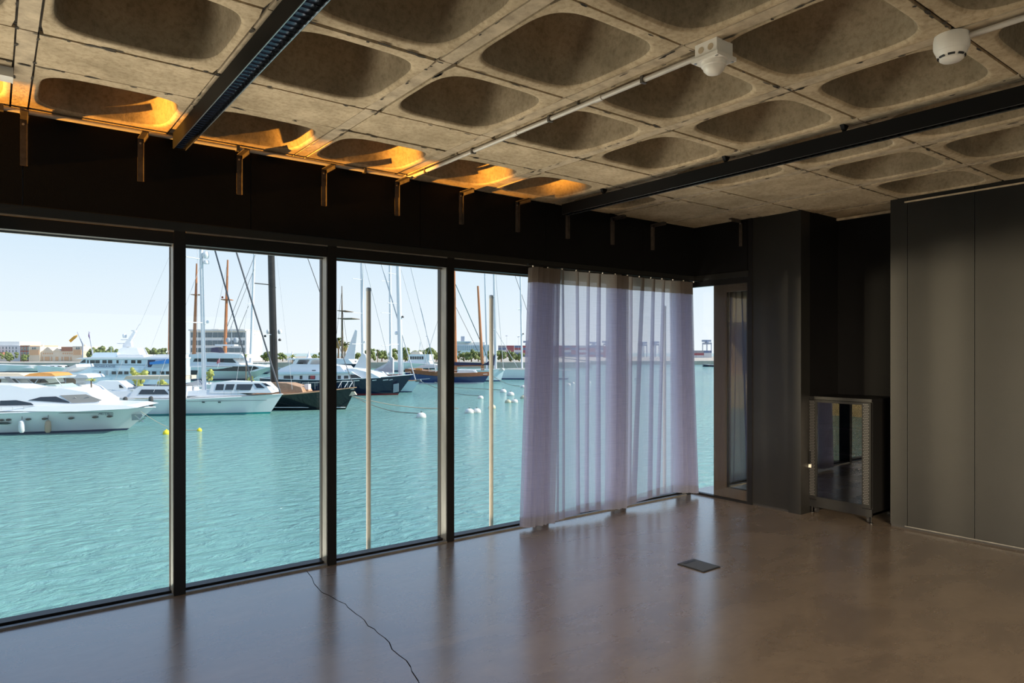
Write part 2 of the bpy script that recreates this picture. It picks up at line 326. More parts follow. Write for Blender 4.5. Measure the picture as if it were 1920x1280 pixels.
# ---- floor
fl = MB().add([(XL, YB, 0), (XN, YB, 0), (XN, YW+0.15, 0), (XL, YW+0.15, 0), (XL, YB, -0.3), (XN, YB, -0.3), (XN, YW+0.15, -0.3), (XL, YW+0.15, -0.3)],
              [(0,1,2,3),(4,7,6,5),(0,4,5,1),(1,5,6,2),(2,6,7,3),(3,7,4,0)])
floor = fl.build('floor', 'floor', kind='structure', label='polished brown concrete floor of the room')
ck = [(575,1070),(585,1083),(589,1094),(597,1103),(603,1110),(617,1116),(632,1125),(636,1127),(648,1132),(652,1138),(668,1151),(676,1156),(683,1162),(690,1173),(702,1179),(708,1186),(722,1196),(730,1204),(735,1217),(748,1228),(762,1238),(770,1250),(772,1258),(784,1276),(790,1290)]
cb = MB(); pv = [at(x, y, 0) for x, y in ck]
for i in range(len(pv)-1):
    a, b = pv[i], pv[i+1]; wd = 0.0016 + 0.0012*random.random(); pn = Vector((1, 0.2, 0)).normalized()*wd
    cb.add([(a-pn)[:2]+(0.0006,), (a+pn)[:2]+(0.0006,), (b+pn)[:2]+(0.0006,), (b-pn)[:2]+(0.0006,)], [(0,1,2,3)])
cb.build('crack', mat('crack_dark', (0.006, 0.005, 0.005), 1.0, spec=0.0), floor)
# ---- ceiling: coffered panels, solid panels, infill strips, mortar joints
ceil = box(XL, XN+0.1, YB, YW+0.14, 3.24, 3.44).build('ceiling', 'concrete', kind='structure', label='coffered raw concrete ceiling')
def coffer_mesh(pw, pl, ow, ol, oy=0.0):
    N = 48; hw, hl = pw/2, pl/2
    def rect(k):
        a = 2*math.pi*(k+0.5)/N; c, s_ = math.cos(a), math.sin(a); t = min(hw/max(1e-6, abs(c)), hl/max(1e-6, abs(s_))); return c*t, s_*t
    def sup(k, dx, p=5.0):
        a = 2*math.pi*(k+0.5)/N; c, s_ = math.cos(a), math.sin(a)
        return math.copysign(abs(c)**(2/p), c)*(ow/2-dx), math.copysign(abs(s_)**(2/p), s_)*(ol/2-dx)+oy
    rings = [[(*rect(k), 0.06) for k in range(N)], [(*rect(k), 0) for k in range(N)]]
    for dx, z, p in ((-0.014, 0.0, 4.2), (-0.005, 0.003, 4.2), (0.003, 0.012, 4.2), (0.008, 0.05, 4.1), (0.020, 0.15, 4.0), (0.038, 0.25, 3.8), (0.07, 0.33, 3.4), (0.13, 0.38, 2.9), (0.22, 0.40, 2.4)):
        rings.append([(*sup(k, dx, p), z) for k in range(N)])
    m = MB(); vs = [v for r_ in rings for v in r_]; n = len(rings)
    m.add(vs, [(i*N+k, i*N+(k+1) % N, (i+1)*N+(k+1) % N, (i+1)*N+k) for i in range(n-1) for k in range(N)] + [tuple(range((n-1)*N, n*N))])
    me = m.mesh('coffer_panel', 'concrete', True); me.materials.append(M['dome'])      # inner coffer faces take a darker concrete colour than the ribs
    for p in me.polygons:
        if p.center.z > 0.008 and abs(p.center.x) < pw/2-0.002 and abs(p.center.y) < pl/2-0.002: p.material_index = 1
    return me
PX, SW = 0.762, 0.075
PW = PX - SW
xs = [0.075 + PX*k for k in range(-8, 9)]                    # left edges of the infill strips
yj = [3.41 - PX*k for k in range(0, 13)]                     # cross joints
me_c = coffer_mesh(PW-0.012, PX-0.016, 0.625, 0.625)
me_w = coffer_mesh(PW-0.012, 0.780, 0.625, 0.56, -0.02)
me_f = box(-PW/2+0.004, PW/2-0.004, -PX/2+0.008, PX/2-0.008, 0, 0.06).mesh('solid_panel', 'concrete')
me_s = box(-PW/2+0.004, PW/2-0.004, -0.191, 0.191, 0, 0.06).mesh('solid_panel', 'concrete')
me_fw = box(-PW/2+0.004, PW/2-0.004, -0.392, 0.392, 0, 0.06).mesh('solid_panel', 'concrete')
me_st = box(-SW/2+0.003, SW/2-0.003, -PX/2+0.003, PX/2-0.003, 0, 0.06).mesh('infill_strip', 'strip')
me_st2 = box(-SW/2+0.003, SW/2-0.003, -0.59, 0.59, 0, 0.06).mesh('infill_strip', 'strip')
def jit(): return random.uniform(-0.003, 0.003)
for i, x in enumerate(xs):
    cx = x + SW + PW/2; k = i - 8
    if cx - PW/2 < XL or cx > XN: continue
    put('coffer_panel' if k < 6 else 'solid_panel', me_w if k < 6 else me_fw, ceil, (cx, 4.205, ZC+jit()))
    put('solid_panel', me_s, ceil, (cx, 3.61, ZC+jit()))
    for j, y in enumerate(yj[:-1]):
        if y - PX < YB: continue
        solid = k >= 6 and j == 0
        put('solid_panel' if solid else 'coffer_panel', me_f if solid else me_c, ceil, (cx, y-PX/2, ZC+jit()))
for x in xs:
    put('infill_strip', me_st2, ceil, (x+SW/2, 4.005, ZC+0.002+jit()))
    for y in yj[:-1]:
        if y - PX < YB: continue
        put('infill_strip', me_st, ceil, (x+SW/2, y-PX/2, ZC+0.002+jit()))
jm = MB()
for x in xs:
    for e in (0, SW): jm.box(x+e-0.014, x+e+0.014, YB, YW, ZC+0.016, ZC+0.05)
for y in yj + [3.81]: jm.box(XL, XN, y-0.014, y+0.014, ZC+0.014, ZC+0.052)
jm.build('joint_mortar', 'mortar', ceil, kind='stuff')
ch_ = MB()                                                   # ragged spalls where panel edges have broken away
def spall(x, y, along):
    n_ = 7; L_ = random.uniform(0.008, 0.045); W_ = random.uniform(0.004, 0.011); vs = []
    for q in range(n_):
        a = 2*math.pi*q/n_; r_ = random.uniform(0.55, 1.0); u, v = L_*r_*math.cos(a), W_*r_*math.sin(a)
        vs.append((x+(u if along == 'x' else v), y+(v if along == 'x' else u), ZC-0.0042))
    ch_.add(vs, [tuple(range(n_))])
for y in yj + [3.81]:
    for _ in range(70): spall(random.uniform(-1, 6.1), y+random.uniform(-0.012, 0.012), 'x')
for x in xs[6:]:
    for _ in range(34): spall(x+random.choice((0, SW))+random.uniform(-0.006, 0.006), random.uniform(-0.5, 4.2), 'y')
ch_.build('spalled_edge', 'mortar', ceil, kind='stuff')
# unseen slab added past the gable to keep sun out of the end window
box(XN, 10.2, -6, 6.2, 2.95, 3.3).build('sun_block_slab', 'concrete', ceil)
# ---- glazed wall
MX = [0.918 + 0.9815*k for k in range(-7, 6)]               # mullion centres
wall_w = setting('wall_window', 'black spandrel panels above the long glazed wall')
pan = [XL] + [0.13, 1.34, 2.60, 3.85, 5.1] + [XE]
for a, b in zip(pan[:-1], pan[1:]): box(a+0.002, b-0.002, YW-0.01, YW+0.16, 2.30, 2.80).build('spandrel_panel', 'black', wall_w)
box(XL, XE, YW+0.0, YW+0.14, 2.244, 2.30).build('lower_band', 'blackpanel', wall_w)
box(XL, XE, YW+0.02, YW+0.14, 2.79, 3.2).build('wall_head', 'black', wall_w)
edges = [XL] + MX + [XE]
GY = YW + 0.105
for n_, (a, b) in enumerate(zip(edges[:-1], edges[1:])):
    if b - a < 0.1: continue
    wn_ = setting('window_%d' % (n_+1))
    a2 = a + (0.034 if a > XL else 0); b2 = b - (0.034 if b < XE else 0)
    box(a2, b2, GY-0.004, GY+0.004, 0.02, 2.165).build('pane', 'glass', wn_)
    box(a2, b2, YW+0.005, YW+0.145, 2.165, 2.244).build('head_rail', 'frame', wn_)
    box(a2, b2, YW-0.004, YW+0.01, 2.236, 2.246).build('head_bead', 'reveal', wn_)
    box(a2, b2, GY-0.03, GY-0.012, 2.155, 2.168).build('glazing_bead', 'reveal', wn_)
    box(a2, b2, YW+0.0, YW+0.035, 0.0, 0.012).build('sill_rail', 'reveal', wn_)
    box(a2, b2, YW+0.035, YW+0.06, 0.0, 0.006).build('sill_groove', 'seal', wn_)
    box(a2, b2, YW+0.06, YW+0.145, 0.0, 0.022).build('sill_upstand', 'frame', wn_)
    if b < XE:
        mu = box(b-0.034, b+0.034, YW+0.002, YW+0.145, 0.0, 2.244).build('mullion', 'frame', wn_)
        box(b-0.0365, b-0.0335, YW+0.012, GY-0.012, 0.004, 2.236).build('mullion_lit_reveal', 'reveal', mu)  # left face only is paler: its sky light is put into the colour
        box(b-0.040, b-0.034, GY-0.014, GY-0.004, 0.01, 2.165).build('gasket', 'seal', mu)
# wall closing the left end, with an unseen slot window shaped to trim the glint beam, and large windows further back
wl_ = setting('wall_left')
lw = MB(); lw.box(XL-0.15, XL, 2.35, 4.13, 0, 3.2); lw.box(XL-0.15, XL, YB, 4.75, 2.2, 3.2); lw.box(XL-0.15, XL, YB, -3.9, 0, 2.2); lw.box(XL-0.15, XL, 4.13, 4.6, 0, 0.5)
lw.build('wall_panel', 'black', wl_)
box(XL-0.06, XL-0.05, 4.13, 4.6, 0.5, 2.2).build('pane', 'glass', wl_); box(XL-0.15, XL, 4.58, 4.75, 0, 2.2).build('corner_post', 'frame', wl_)
wb = setting('wall_back')
bw_ = MB(); bw_.box(XL, XN+0.1, YB-0.15, YB, 2.25, 3.2); bw_.box(XL, -3.6, YB-0.15, YB, 0, 2.25); bw_.box(4.6, XN+0.1, YB-0.15, YB, 0, 2.25)
bw_.build('wall_panel', 'black', wb)
# ---- right-hand end: slot window, pilaster, niche, panelled wall
wr = setting('wall_right', 'matt black panelled wall on the right')
box(XE, XE+0.10, 3.95, YW+0.14, 2.30, ZC+0.3).build('spandrel_panel', 'black', wr)
box(XE-0.012, XE+0.03, 3.94, YW+0.0, 2.244, 2.30).build('lower_band', 'blackpanel', wr)
box(XE, XE+0.12, 3.905, 3.955, 0, ZC+0.2).build('door_jamb', 'frame', wr)
box(XE+0.012, XE+0.16, 3.521, 3.905, 0.02, ZC+0.2).build('pilaster_panel', 'blackpanel', wr)
box(XE+0.004, XE+0.16, 3.398, 3.519, 0.0, ZC+0.2).build('pilaster_return', 'blackpanel', wr)
box(XE+0.02, XE+0.16, 3.521, 3.905, 0.0, 0.018).build('shadow_gap', 'seal', wr)
box(XE+0.1, XN+0.1, 3.40, 3.55, 0, ZC+0.2).build('niche_side', 'black', wr)
box(XN, XN+0.1, 2.6, 3.40, 0, ZC+0.2).build('niche_back', 'black', wr)
box(XN-0.03, XN, 2.72, 3.40, ZC-0.028, ZC-0.006).build('edge_trim', 'strip', wr)
ys = [2.72, 2.580] + [2.082 - 0.5*k for k in range(0, 16)]
for a, b in zip(ys[:-1], ys[1:]):
    if b < YB: b = YB
    if a <= YB: break
    box(XR, XR+0.16, b+0.002, a-0.002, 0.022, ZC+0.2).build('wall_panel', 'blackpanel', wr)
box(XR+0.02, XR+0.16, YB, 2.72, 0, 0.02).build('shadow_gap', 'seal', wr)
box(XR-0.006, XR+0.004, YB, 2.60, 0.018, 0.026).build('base_bead', 'reveal', wr)
box(XR+0.15, XN+0.1, YB, 2.72, 0, ZC+0.2).build('wall_core', 'black', wr)
box(XR-0.012, XR+0.002, YB, 2.60, 2.764, 2.776).build('cable_trim', 'strip', wr)
ew = setting('window_20', 'narrow window beside the curtain at the end of the glazed wall')
box(XE+0.0, XE+0.05, 3.955, YW+0.14, 2.185, 2.244).build('head_rail', 'frame', ew)
box(XE+0.0, XE+0.05, 3.955, YW+0.14, 0.0, 0.02).build('sill_rail', 'frame', ew)
box(XE+0.01, XE+0.02, 3.955, YW+0.12, 0.02, 2.185).build('pane', 'glass', ew)
# brown timber leaf standing outside the slot window, glazed in its middle
lf = thing('shutter_leaf', 'brown timber leaf with a tall glass inset outside the end window', 'shutter', (XE+0.03, 4.372, 0), 0)
def leafbox(a, b, z0, z1, x0, x1): return box(x0, x1, -b, -a, z0, z1)
leafbox(0, 0.145, 0.0, 2.19, 0.0, 0.05).build('stile', 'brown', lf); leafbox(0.39, 0.415, 0.0, 2.19, 0.0, 0.05).build('stile', 'brown', lf)
leafbox(0.145, 0.39, 0.0, 0.12, 0.0, 0.05).build('rail', 'brown', lf); leafbox(0.145, 0.39, 2.11, 2.19, 0.0, 0.05).build('rail', 'brown', lf)
leafbox(0.145, 0.165, 0.12, 2.11, 0.02, 0.06).build('bead', 'frame', lf); leafbox(0.375, 0.39, 0.12, 2.11, 0.02, 0.06).build('bead', 'frame', lf)
leafbox(0.165, 0.375, 0.12, 2.11, 0.03, 0.036).build('pane', 'dirtyglass', lf)
leafbox(0.145, 0.39, 0.02, 2.15, 0.07, 0.09).build('backing_board', 'brown', lf)  # opaque board added behind the pane to block the bright water

# ---- ceiling-hung things
def luminaire(label, xc, y0, y1, zb, zt, hangers):
    t = thing('linear_light', label, 'light', (xc, y1, zb))
    L = y1 - y0; W = 0.033
    h = MB(); h.box(-W-0.004, -W, -L, 0, 0, zt-zb); h.box(W, W+0.004, -L, 0, 0, zt-zb); h.box(-W, W, -L, 0, zt-zb-0.004, zt-zb); h.box(-W, W, -0.004, 0, 0, zt-zb)
    h.build('housing', 'channel', t)
    for s_ in (-1, 1): box(s_*W-0.0015, s_*W+0.0015, -L, -0.002, -0.0015, 0.004).build('edge_bead', 'steel', t)
    bl = MB(); n = 6
    for s_ in (-1, 1):               # a curved, mirror-black cross blade
        bl.add([(x_, s_*(0.0015+0.011*(q/n)**2), 0.002+0.034*q/n) for q in range(n+1) for x_ in (-W+0.002, W-0.002)], [(2*q, 2*q+1, 2*q+3, 2*q+2) for q in range(n)])
    me = bl.mesh('louvre_blade', 'louvre', True)
    for k in range(int(L/0.042)): put('louvre_blade', me, t, (0, -0.025-0.042*k, 0))
    for y in hangers:
        hg = MB(); hg.tube([(0, 0, zt-zb), (0, 0, ZC-zb)], 0.012, 8); hg.add([(-0.03,-0.012,ZC-zb-0.002),(0.03,-0.012,ZC-zb-0.002),(0.03,0.012,ZC-zb-0.002),(-0.03,0.012,ZC-zb-0.002),(-0.012,-0.01,ZC-zb-0.03),(0.012,-0.01,ZC-zb-0.03),(0.012,0.01,ZC-zb-0.03),(-0.012,0.01,ZC-zb-0.03)],
               [(0,1,2,3),(4,7,6,5),(0,4,5,1),(1,5,6,2),(2,6,7,3),(3,7,4,0)])
        hg.build('hanger', 'channel', t, loc=(0, y-y1, 0))
    return t
luminaire('black louvred linear light nearest the left edge of the ceiling', 0.882, -1.2, 4.42, 2.70, 2.79, [3.93, 2.4, 0.8])
luminaire('long black louvred linear light hung across the right of the ceiling', 3.915, -1.4, 4.40, 2.676, 2.762, [3.93, 2.78, 1.98, 0.6])
# conduit that follows the glazed wall then turns along a rib to the sensor
cz = ZC - 0.022
cd = thing('electrical_conduit', 'pale grey conduit along the window wall turning down a ceiling rib', 'conduit', (2.455, 4.5, cz))
el = [(0.0 - 0.06 + 0.06*math.sin(a), -0.06 + 0.06*math.cos(a), 0) for a in [R(q) for q in (0, 22, 45, 67, 90)]]
MB().tube([(XL-2.455, 0, 0)] + el + [(0, -2.62, 0)], 0.0125, 10).build('tube', 'pipe', cd, True)
for y in (-0.26, -0.86, -1.62, -2.30): box(-0.016, 0.016, y-0.008, y+0.008, -0.016, 0.017).build('saddle_clip', 'clip', cd)
for x in [-2.36 - 0.95*k + 0.03 for k in range(0, 1)] + [-0.35, -1.22, -2.42, -3.2, -4.1]: box(x-0.010, x+0.010, -0.016, 0.016, -0.016, 0.017).build('saddle_clip', 'clip', cd)
for y in (-1.30, -2.0): MB().tube([(0, y-0.025, 0), (0, y+0.025, 0)], 0.0155, 10).build('coupling', 'pipe', cd, True)
ps = thing('motion_sensor', 'white domed motion sensor on a square box at the end of the conduit', 'sensor', (2.45, 1.80, ZC))
bb = MB().box(-0.055, 0.055, -0.055, 0.055, -0.062, 0.0); bb.build('back_box', 'white_plastic', ps)
box(-0.066, 0.066, -0.066, 0.066, -0.076, -0.060).build('flange', 'white_plastic', ps)
for a in (-1, 1):
    for b in (-1, 1): MB().lathe([(0.006, -0.079), (0.006, -0.075)], (a*0.054, b*0.054, 0), 8).build('screw', 'steel', ps)
for k in (-1, 1): MB().lathe([(0.014, -0.001), (0.014, 0.002)], (-0.0555, k*0.024, -0.03), 12, 'x').build('knockout', 'strip', ps)
MB().lathe([(0.054, -0.076), (0.052, -0.092), (0.046, -0.096)], n=24).build('collar', 'white_plastic', ps, True)
MB().lathe([(0.046, -0.094), (0.043, -0.108), (0.030, -0.122), (0.012, -0.128), (0.001, -0.129)], n=24).build('lens', 'white_plastic', ps, True)
sd = thing('smoke_detector', 'round white smoke detector at a rib crossing on the right', 'detector', (3.16, 1.15, ZC))
MB().lathe([(0.062, 0.0), (0.066, -0.02), (0.066, -0.05), (0.060, -0.066)], n=28).build('base', 'white_plastic', sd, True)
MB().lathe([(0.059, -0.064), (0.055, -0.078), (0.047, -0.090)], n=28).build('ring', 'white_plastic', sd, True)
for k in range(8):
    a0 = 2*math.pi*k/8; MB().tube([(0.0475*math.cos(a0+q), 0.0475*math.sin(a0+q), -0.0905) for q in (0.08, 0.25, 0.42, 0.6)], 0.0045, 6).build('vent_slot', 'seal', sd)
MB().lathe([(0.046, -0.088), (0.044, -0.100), (0.036, -0.106), (0.001, -0.108)], n=28).build('cap', 'white_plastic', sd, True)
c2 = MB().tube([(3.165, 1.10, cz), (3.165, -3.2, cz)], 0.0125, 10).build('conduit_tube', 'pipe', None, True, label='grey conduit running from the smoke detector towards the camera', cat='conduit')
tr = thing('cable_trunking', 'short white trunking end at the far left of the ceiling', 'trunking', (0.075, 3.94, ZC))
box(-2.4, -0.004, -0.045, 0.045, -0.045, -0.002).build('body', 'white_plastic', tr); box(-0.004, 0.0, -0.047, 0.047, -0.047, -0.001).build('end_cap', 'white_plastic', tr)
# angle brackets along the spandrel
ordn = ['first', 'second', 'third', 'fourth', 'fifth', 'sixth', 'seventh', 'eighth', 'ninth', 'tenth']
def bracket(loc, rz, label):
    t = thing('angle_bracket', label, 'bracket', loc, rz, 'metal brackets along the spandrel')
    b1 = MB().box(-0.017, 0.017, -0.004, 0.0, -0.255, 0.0); b1.box(0.013, 0.017, -0.022, -0.004, -0.255, 0.0); b1.build('upright', 'rust', t)
    b2 = MB().box(-0.017, 0.017, -0.17, 0.0, -0.004, 0.002); b2.box(0.013, 0.017, -0.17, 0.0, -0.028, -0.004); b2.build('arm', 'rust', t)
    for z in (-0.03,): MB().lathe([(0.006, -0.009), (0.006, -0.003)], (-0.003, 0, z), 8, 'y').build('bolt', 'steel', t)
for k in range(10):
    bracket((0.135+0.5663*k, YW-0.011, ZC-0.040), 0, 'metal angle bracket on the black spandrel, %s from the left' % ordn[k])
bracket((XE-0.001, 4.03, ZC-0.006), R(-90), 'metal angle bracket on the end wall over the narrow window')

# ---- floor box
fb = thing('floor_box', 'grey metal floor box lid set in the concrete', 'floor box', (3.94, 3.02, 0))
box(-0.093, 0.093, -0.112, 0.112, 0.0005, 0.006).build('frame', 'frame', fb)
lid = box(-0.083, 0.083, -0.102, 0.102, 0.005, 0.0075).build('lid', mat('floor_box_lid', (0.06, 0.065, 0.07), 0.45, var=0.2, scale=30), fb)
box(-0.06, 0.06, 0.07, 0.09, 0.0074, 0.0082).build('cable_flap', 'frame', lid)

# ---- server cabinet in the niche (local: front faces -x)
cb_ = thing('server_cabinet', 'black server cabinet on castors with a glass door in the wall niche', 'cabinet', (6.075, 3.12, 0))
D, Wc, Z0, Z1 = 0.50, 0.29, 0.075, 1.085
sh = MB(); sh.box(0.02, D, -Wc, -Wc+0.015, Z0, Z1); sh.box(0.02, D, Wc-0.015, Wc, Z0, Z1); sh.box(D-0.015, D, -Wc, Wc, Z0, Z1); sh.box(0.02, D, -Wc, Wc, Z0, Z0+0.02)
sh.build('body', 'cab', cb_)
box(-0.012, D+0.004, -Wc-0.004, Wc+0.004, Z1-0.024, Z1+0.004).build('top', 'frame', cb_)
box(0.0, 0.02, -Wc, Wc, Z0-0.012, Z0+0.055).build('plinth', 'frame', cb_)
dr = MB(); dr.box(-0.008, 0.012, -Wc+0.006, -Wc+0.082, Z0+0.06, Z1-0.028); dr.box(-0.008, 0.012, Wc-0.082, Wc-0.006, Z0+0.06, Z1-0.028)
dr.box(-0.008, 0.012, -Wc+0.082, Wc-0.082, Z0+0.055, Z0+0.085); dr.box(-0.008, 0.012, -Wc+0.082, Wc-0.082, Z1-0.05, Z1-0.028)
door = dr.build('door', 'cab', cb_)
box(-0.004, 0.002, -Wc+0.082, Wc-0.082, Z0+0.085, Z1-0.05).build('glass', 'cabglass', door)
hol = MB()
for s_ in (-1, 1):
    for r_ in range(58):
        for c_ in range(4):
            y = s_*(Wc-0.044) + (c_-1.5)*0.012 + (0.006 if r_ % 2 else 0); z = Z0+0.10+r_*0.0152
            hol.add([(-0.0086, y+0.0042*math.cos(q), z+0.0052*math.sin(q)) for q in [R(a) for a in range(0, 360, 60)]], [tuple(range(6))])
hol.build('perforation', mat('perforation_grey', (0.09, 0.09, 0.095), 0.4), door, kind='stuff')
hd = box(-0.02, -0.008, Wc-0.03, Wc-0.018, 0.42, 0.58).build('handle', 'frame', door); box(-0.024, -0.008, Wc-0.033, Wc-0.015, 0.425, 0.455).build('lock', 'white_plastic', hd)
for s_ in (-1, 1): box(0.07, 0.10, s_*(Wc-0.05)-0.012, s_*(Wc-0.05)+0.012, Z0+0.02, Z1-0.03).build('rack_rail', 'frame', cb_)
for z, h in ((0.24, 0.043), (0.33, 0.043), (0.42, 0.085), (0.55, 0.043), (0.78, 0.043)):
    u = box(0.075, 0.40, -Wc+0.05, Wc-0.05, z, z+h).build('rack_unit', 'frame', cb_); box(0.071, 0.075, -Wc+0.06, Wc-0.16, z+h*0.4, z+h*0.6).build('port_strip', 'steel', u)
for x in (0.05, D-0.05):
    for y in (-Wc+0.05, Wc-0.05):
        c_ = box(x-0.02, x+0.02, y-0.016, y+0.016, 0.045, Z0).build('castor', 'frame', cb_)
        MB().lathe([(0.012, -0.011), (0.026, -0.010), (0.026, 0.010), (0.012, 0.011)], (x+0.008, y, 0.0265), 14, 'y').build('wheel', 'seal', c_, True)
for y in (-Wc+0.02, Wc-0.02):
    MB().lathe([(0.016, 0.0), (0.016, 0.008), (0.005, 0.012), (0.005, Z0)], (0.03, y, 0), 10).build('levelling_foot', 'frame', cb_, True)

# ---- sheer curtains: pleated cloth hung from a rail
def bay(px, Y=4.50):
    k = (px-960)/F; d = Y/(CS-k*SN); return d*SN+k*d*CS
def curtain(label, x0t, x1t, x0b, x1b, folds, bunch, ztop, zbot):
    """folds: (px_top, px_bottom, width px); bunch: (x_from, x_to as fraction of width, number of gathers)"""
    t = thing('sheer_curtain', label, 'curtain', (0, 0, 0), group='sheer curtains on the rail')
    def path(v):                       # v = 0 top, 1 bottom: list of (x, y)
        xa, xb = x0t+(x0b-x0t)*v, x1t+(x1b-x1t)*v; pts = []; ev = []
        for a, b, n in bunch:
            a_, b_ = xa+(xb-xa)*a, xa+(xb-xa)*b
            for q in range(n):
                c = a_+(b_-a_)*(q+0.5)/n; ev.append((c, (b_-a_)/n*1.25, 0.055+0.02*math.sin(q*2.3)))
        for pt, pb, w_ in folds:
            ev.append((bay(pt+(pb-pt)*v), (w_*(0.55+0.45*v))*0.0052, 0.014))
        ev.sort(); pts.append((xa, 0))
        for c, w_, am in ev:
            pts += [(c+w_*0.38, -am*0.8), (c+w_*0.50, -am*0.2), (c+w_*0.38, am*0.35), (c-w_*0.38, am*0.05), (c-w_*0.50, am*0.5), (c-w_*0.38, am*0.9)]
        pts.append((xb, 0)); return pts
    rows = 18
    def sheet(z0v, z1v, off, nrow):
        m = MB(); prev = None
        for r_ in range(nrow+1):
            v = z0v+(z1v-z0v)*r_/nrow; P_ = path(v); n = len(P_)
            row = []
            for q, (x, y) in enumerate(P_):
                zb = zbot(x); z = ztop+(zb-ztop)*v
                row.append((x, 4.505+y+off*(1 if q % 2 else -1)*0.3+0.010*math.sin(x*9+v*2.2)*v, z))
            m.v += row
        n = len(path(0))
        m.f = [(r_*n+q, r_*n+q+1, (r_+1)*n+q+1, (r_+1)*n+q) for r_ in range(nrow) for q in range(n-1)]
        return m
    sheet(0.058, 0.965, 0, rows).build('cloth', 'fabric', t, True); sheet(0, 0.058, 0, 1).build('heading_tape', 'tape', t); sheet(0.965, 1.0, 0, 1).build('hem', 'hem', t)
    return t
zb1 = lambda x: 0.028 + 0.030*max(0, math.sin((x-3.95)*4.2)) * (1 if x > 3.95 else 0)
zb2 = lambda x: 0.030 + 0.055*max(0, math.sin((x-4.80)*3.0))
curtain('sheer lilac curtain bunched at its left edge, farther from the corner', bay(998), bay(1173), bay(982), bay(1171),
        [(1046, 1046, 2), (1056, 1058, 3), (1083, 1086, 7), (1104, 1101, 8), (1124, 1121, 12)], [(0.0, 0.24, 7), (0.82, 0.995, 4)], 2.217, zb1)
curtain('sheer lilac curtain hanging into the corner of the room', bay(1174.5), bay(1297), bay(1174.5), bay(1307),
        [(1184, 1182, 9), (1206, 1190, 13), (1226, 1218, 11), (1245, 1233, 9), (1258, 1262, 3)], [(0.72, 0.985, 6)], 2.217, zb2)
rl = thing('curtain_rail', 'slim dark curtain rail under the spandrel above the curtains', 'rail', (0, 4.505, 2.232))
box(bay(990), XE-0.005, -0.014, 0.014, 0.0, 0.014).build('track', 'frame', rl)
for k in range(14): box(bay(1000)+0.165*k-0.004, bay(1000)+0.165*k+0.004, -0.004, 0.004, -0.012, 0.001).build('glider', 'white_plastic', rl)

# folding chair standing at the back left of the room (caught in the end glass)
fc = thing('folding_chair', 'pale wooden folding chair at the back left of the room', 'chair', (-3.2, 1.2, 0), R(60))
for s_ in (-0.2, 0.2):
    MB().tube([(s_, -0.22, 0.0), (s_, 0.20, 0.85)], 0.014, 6).build('leg', 'chair', fc); MB().tube([(s_*0.86, 0.24, 0.0), (s_*0.86, -0.20, 0.46)], 0.014, 6).build('leg', 'chair', fc)
for k in range(5): box(-0.2, 0.2, -0.2+0.08*k, -0.14+0.08*k, 0.44, 0.458).build('seat_slat', 'chair', fc)
for z in (0.62, 0.74): box(-0.2, 0.2, 0.20*(z/0.85)*1.18-0.03-0.10, 0.20*(z/0.85)*1.18-0.015-0.10, z, z+0.07).build('back_slat', 'chair', fc)

# ================================================================== THE HARBOUR
wm = MB(); wm.add([(-1500, -1500, WZ), (2500, -1500, WZ), (2500, 2500, WZ), (-1500, 2500, WZ)], [(0, 1, 2, 3)])
wm.build('harbour_water', 'water', kind='stuff', label='rippled turquoise harbour water', cat='water')
for i, (px, py0) in enumerate([(691, 541), (921, 556), (1246, 575)]):
    p = bay(px, 5.6); t = thing('white_post', ['slender pale post outside the third window pane', 'slender pale post outside the window beside the curtain', 'slender pale post seen through the right curtain'][i], 'post', (p, 5.6, WZ), group='pale posts outside the glazing')
    MB().tube([(0, 0, 0), (0, 0, 6.06)], 0.021, 14).build('shaft', 'post', t, True); MB().lathe([(0.023, 6.04), (0.023, 6.066), (0.010, 6.072)], n=14).build('cap', 'paint_grey', t, True)

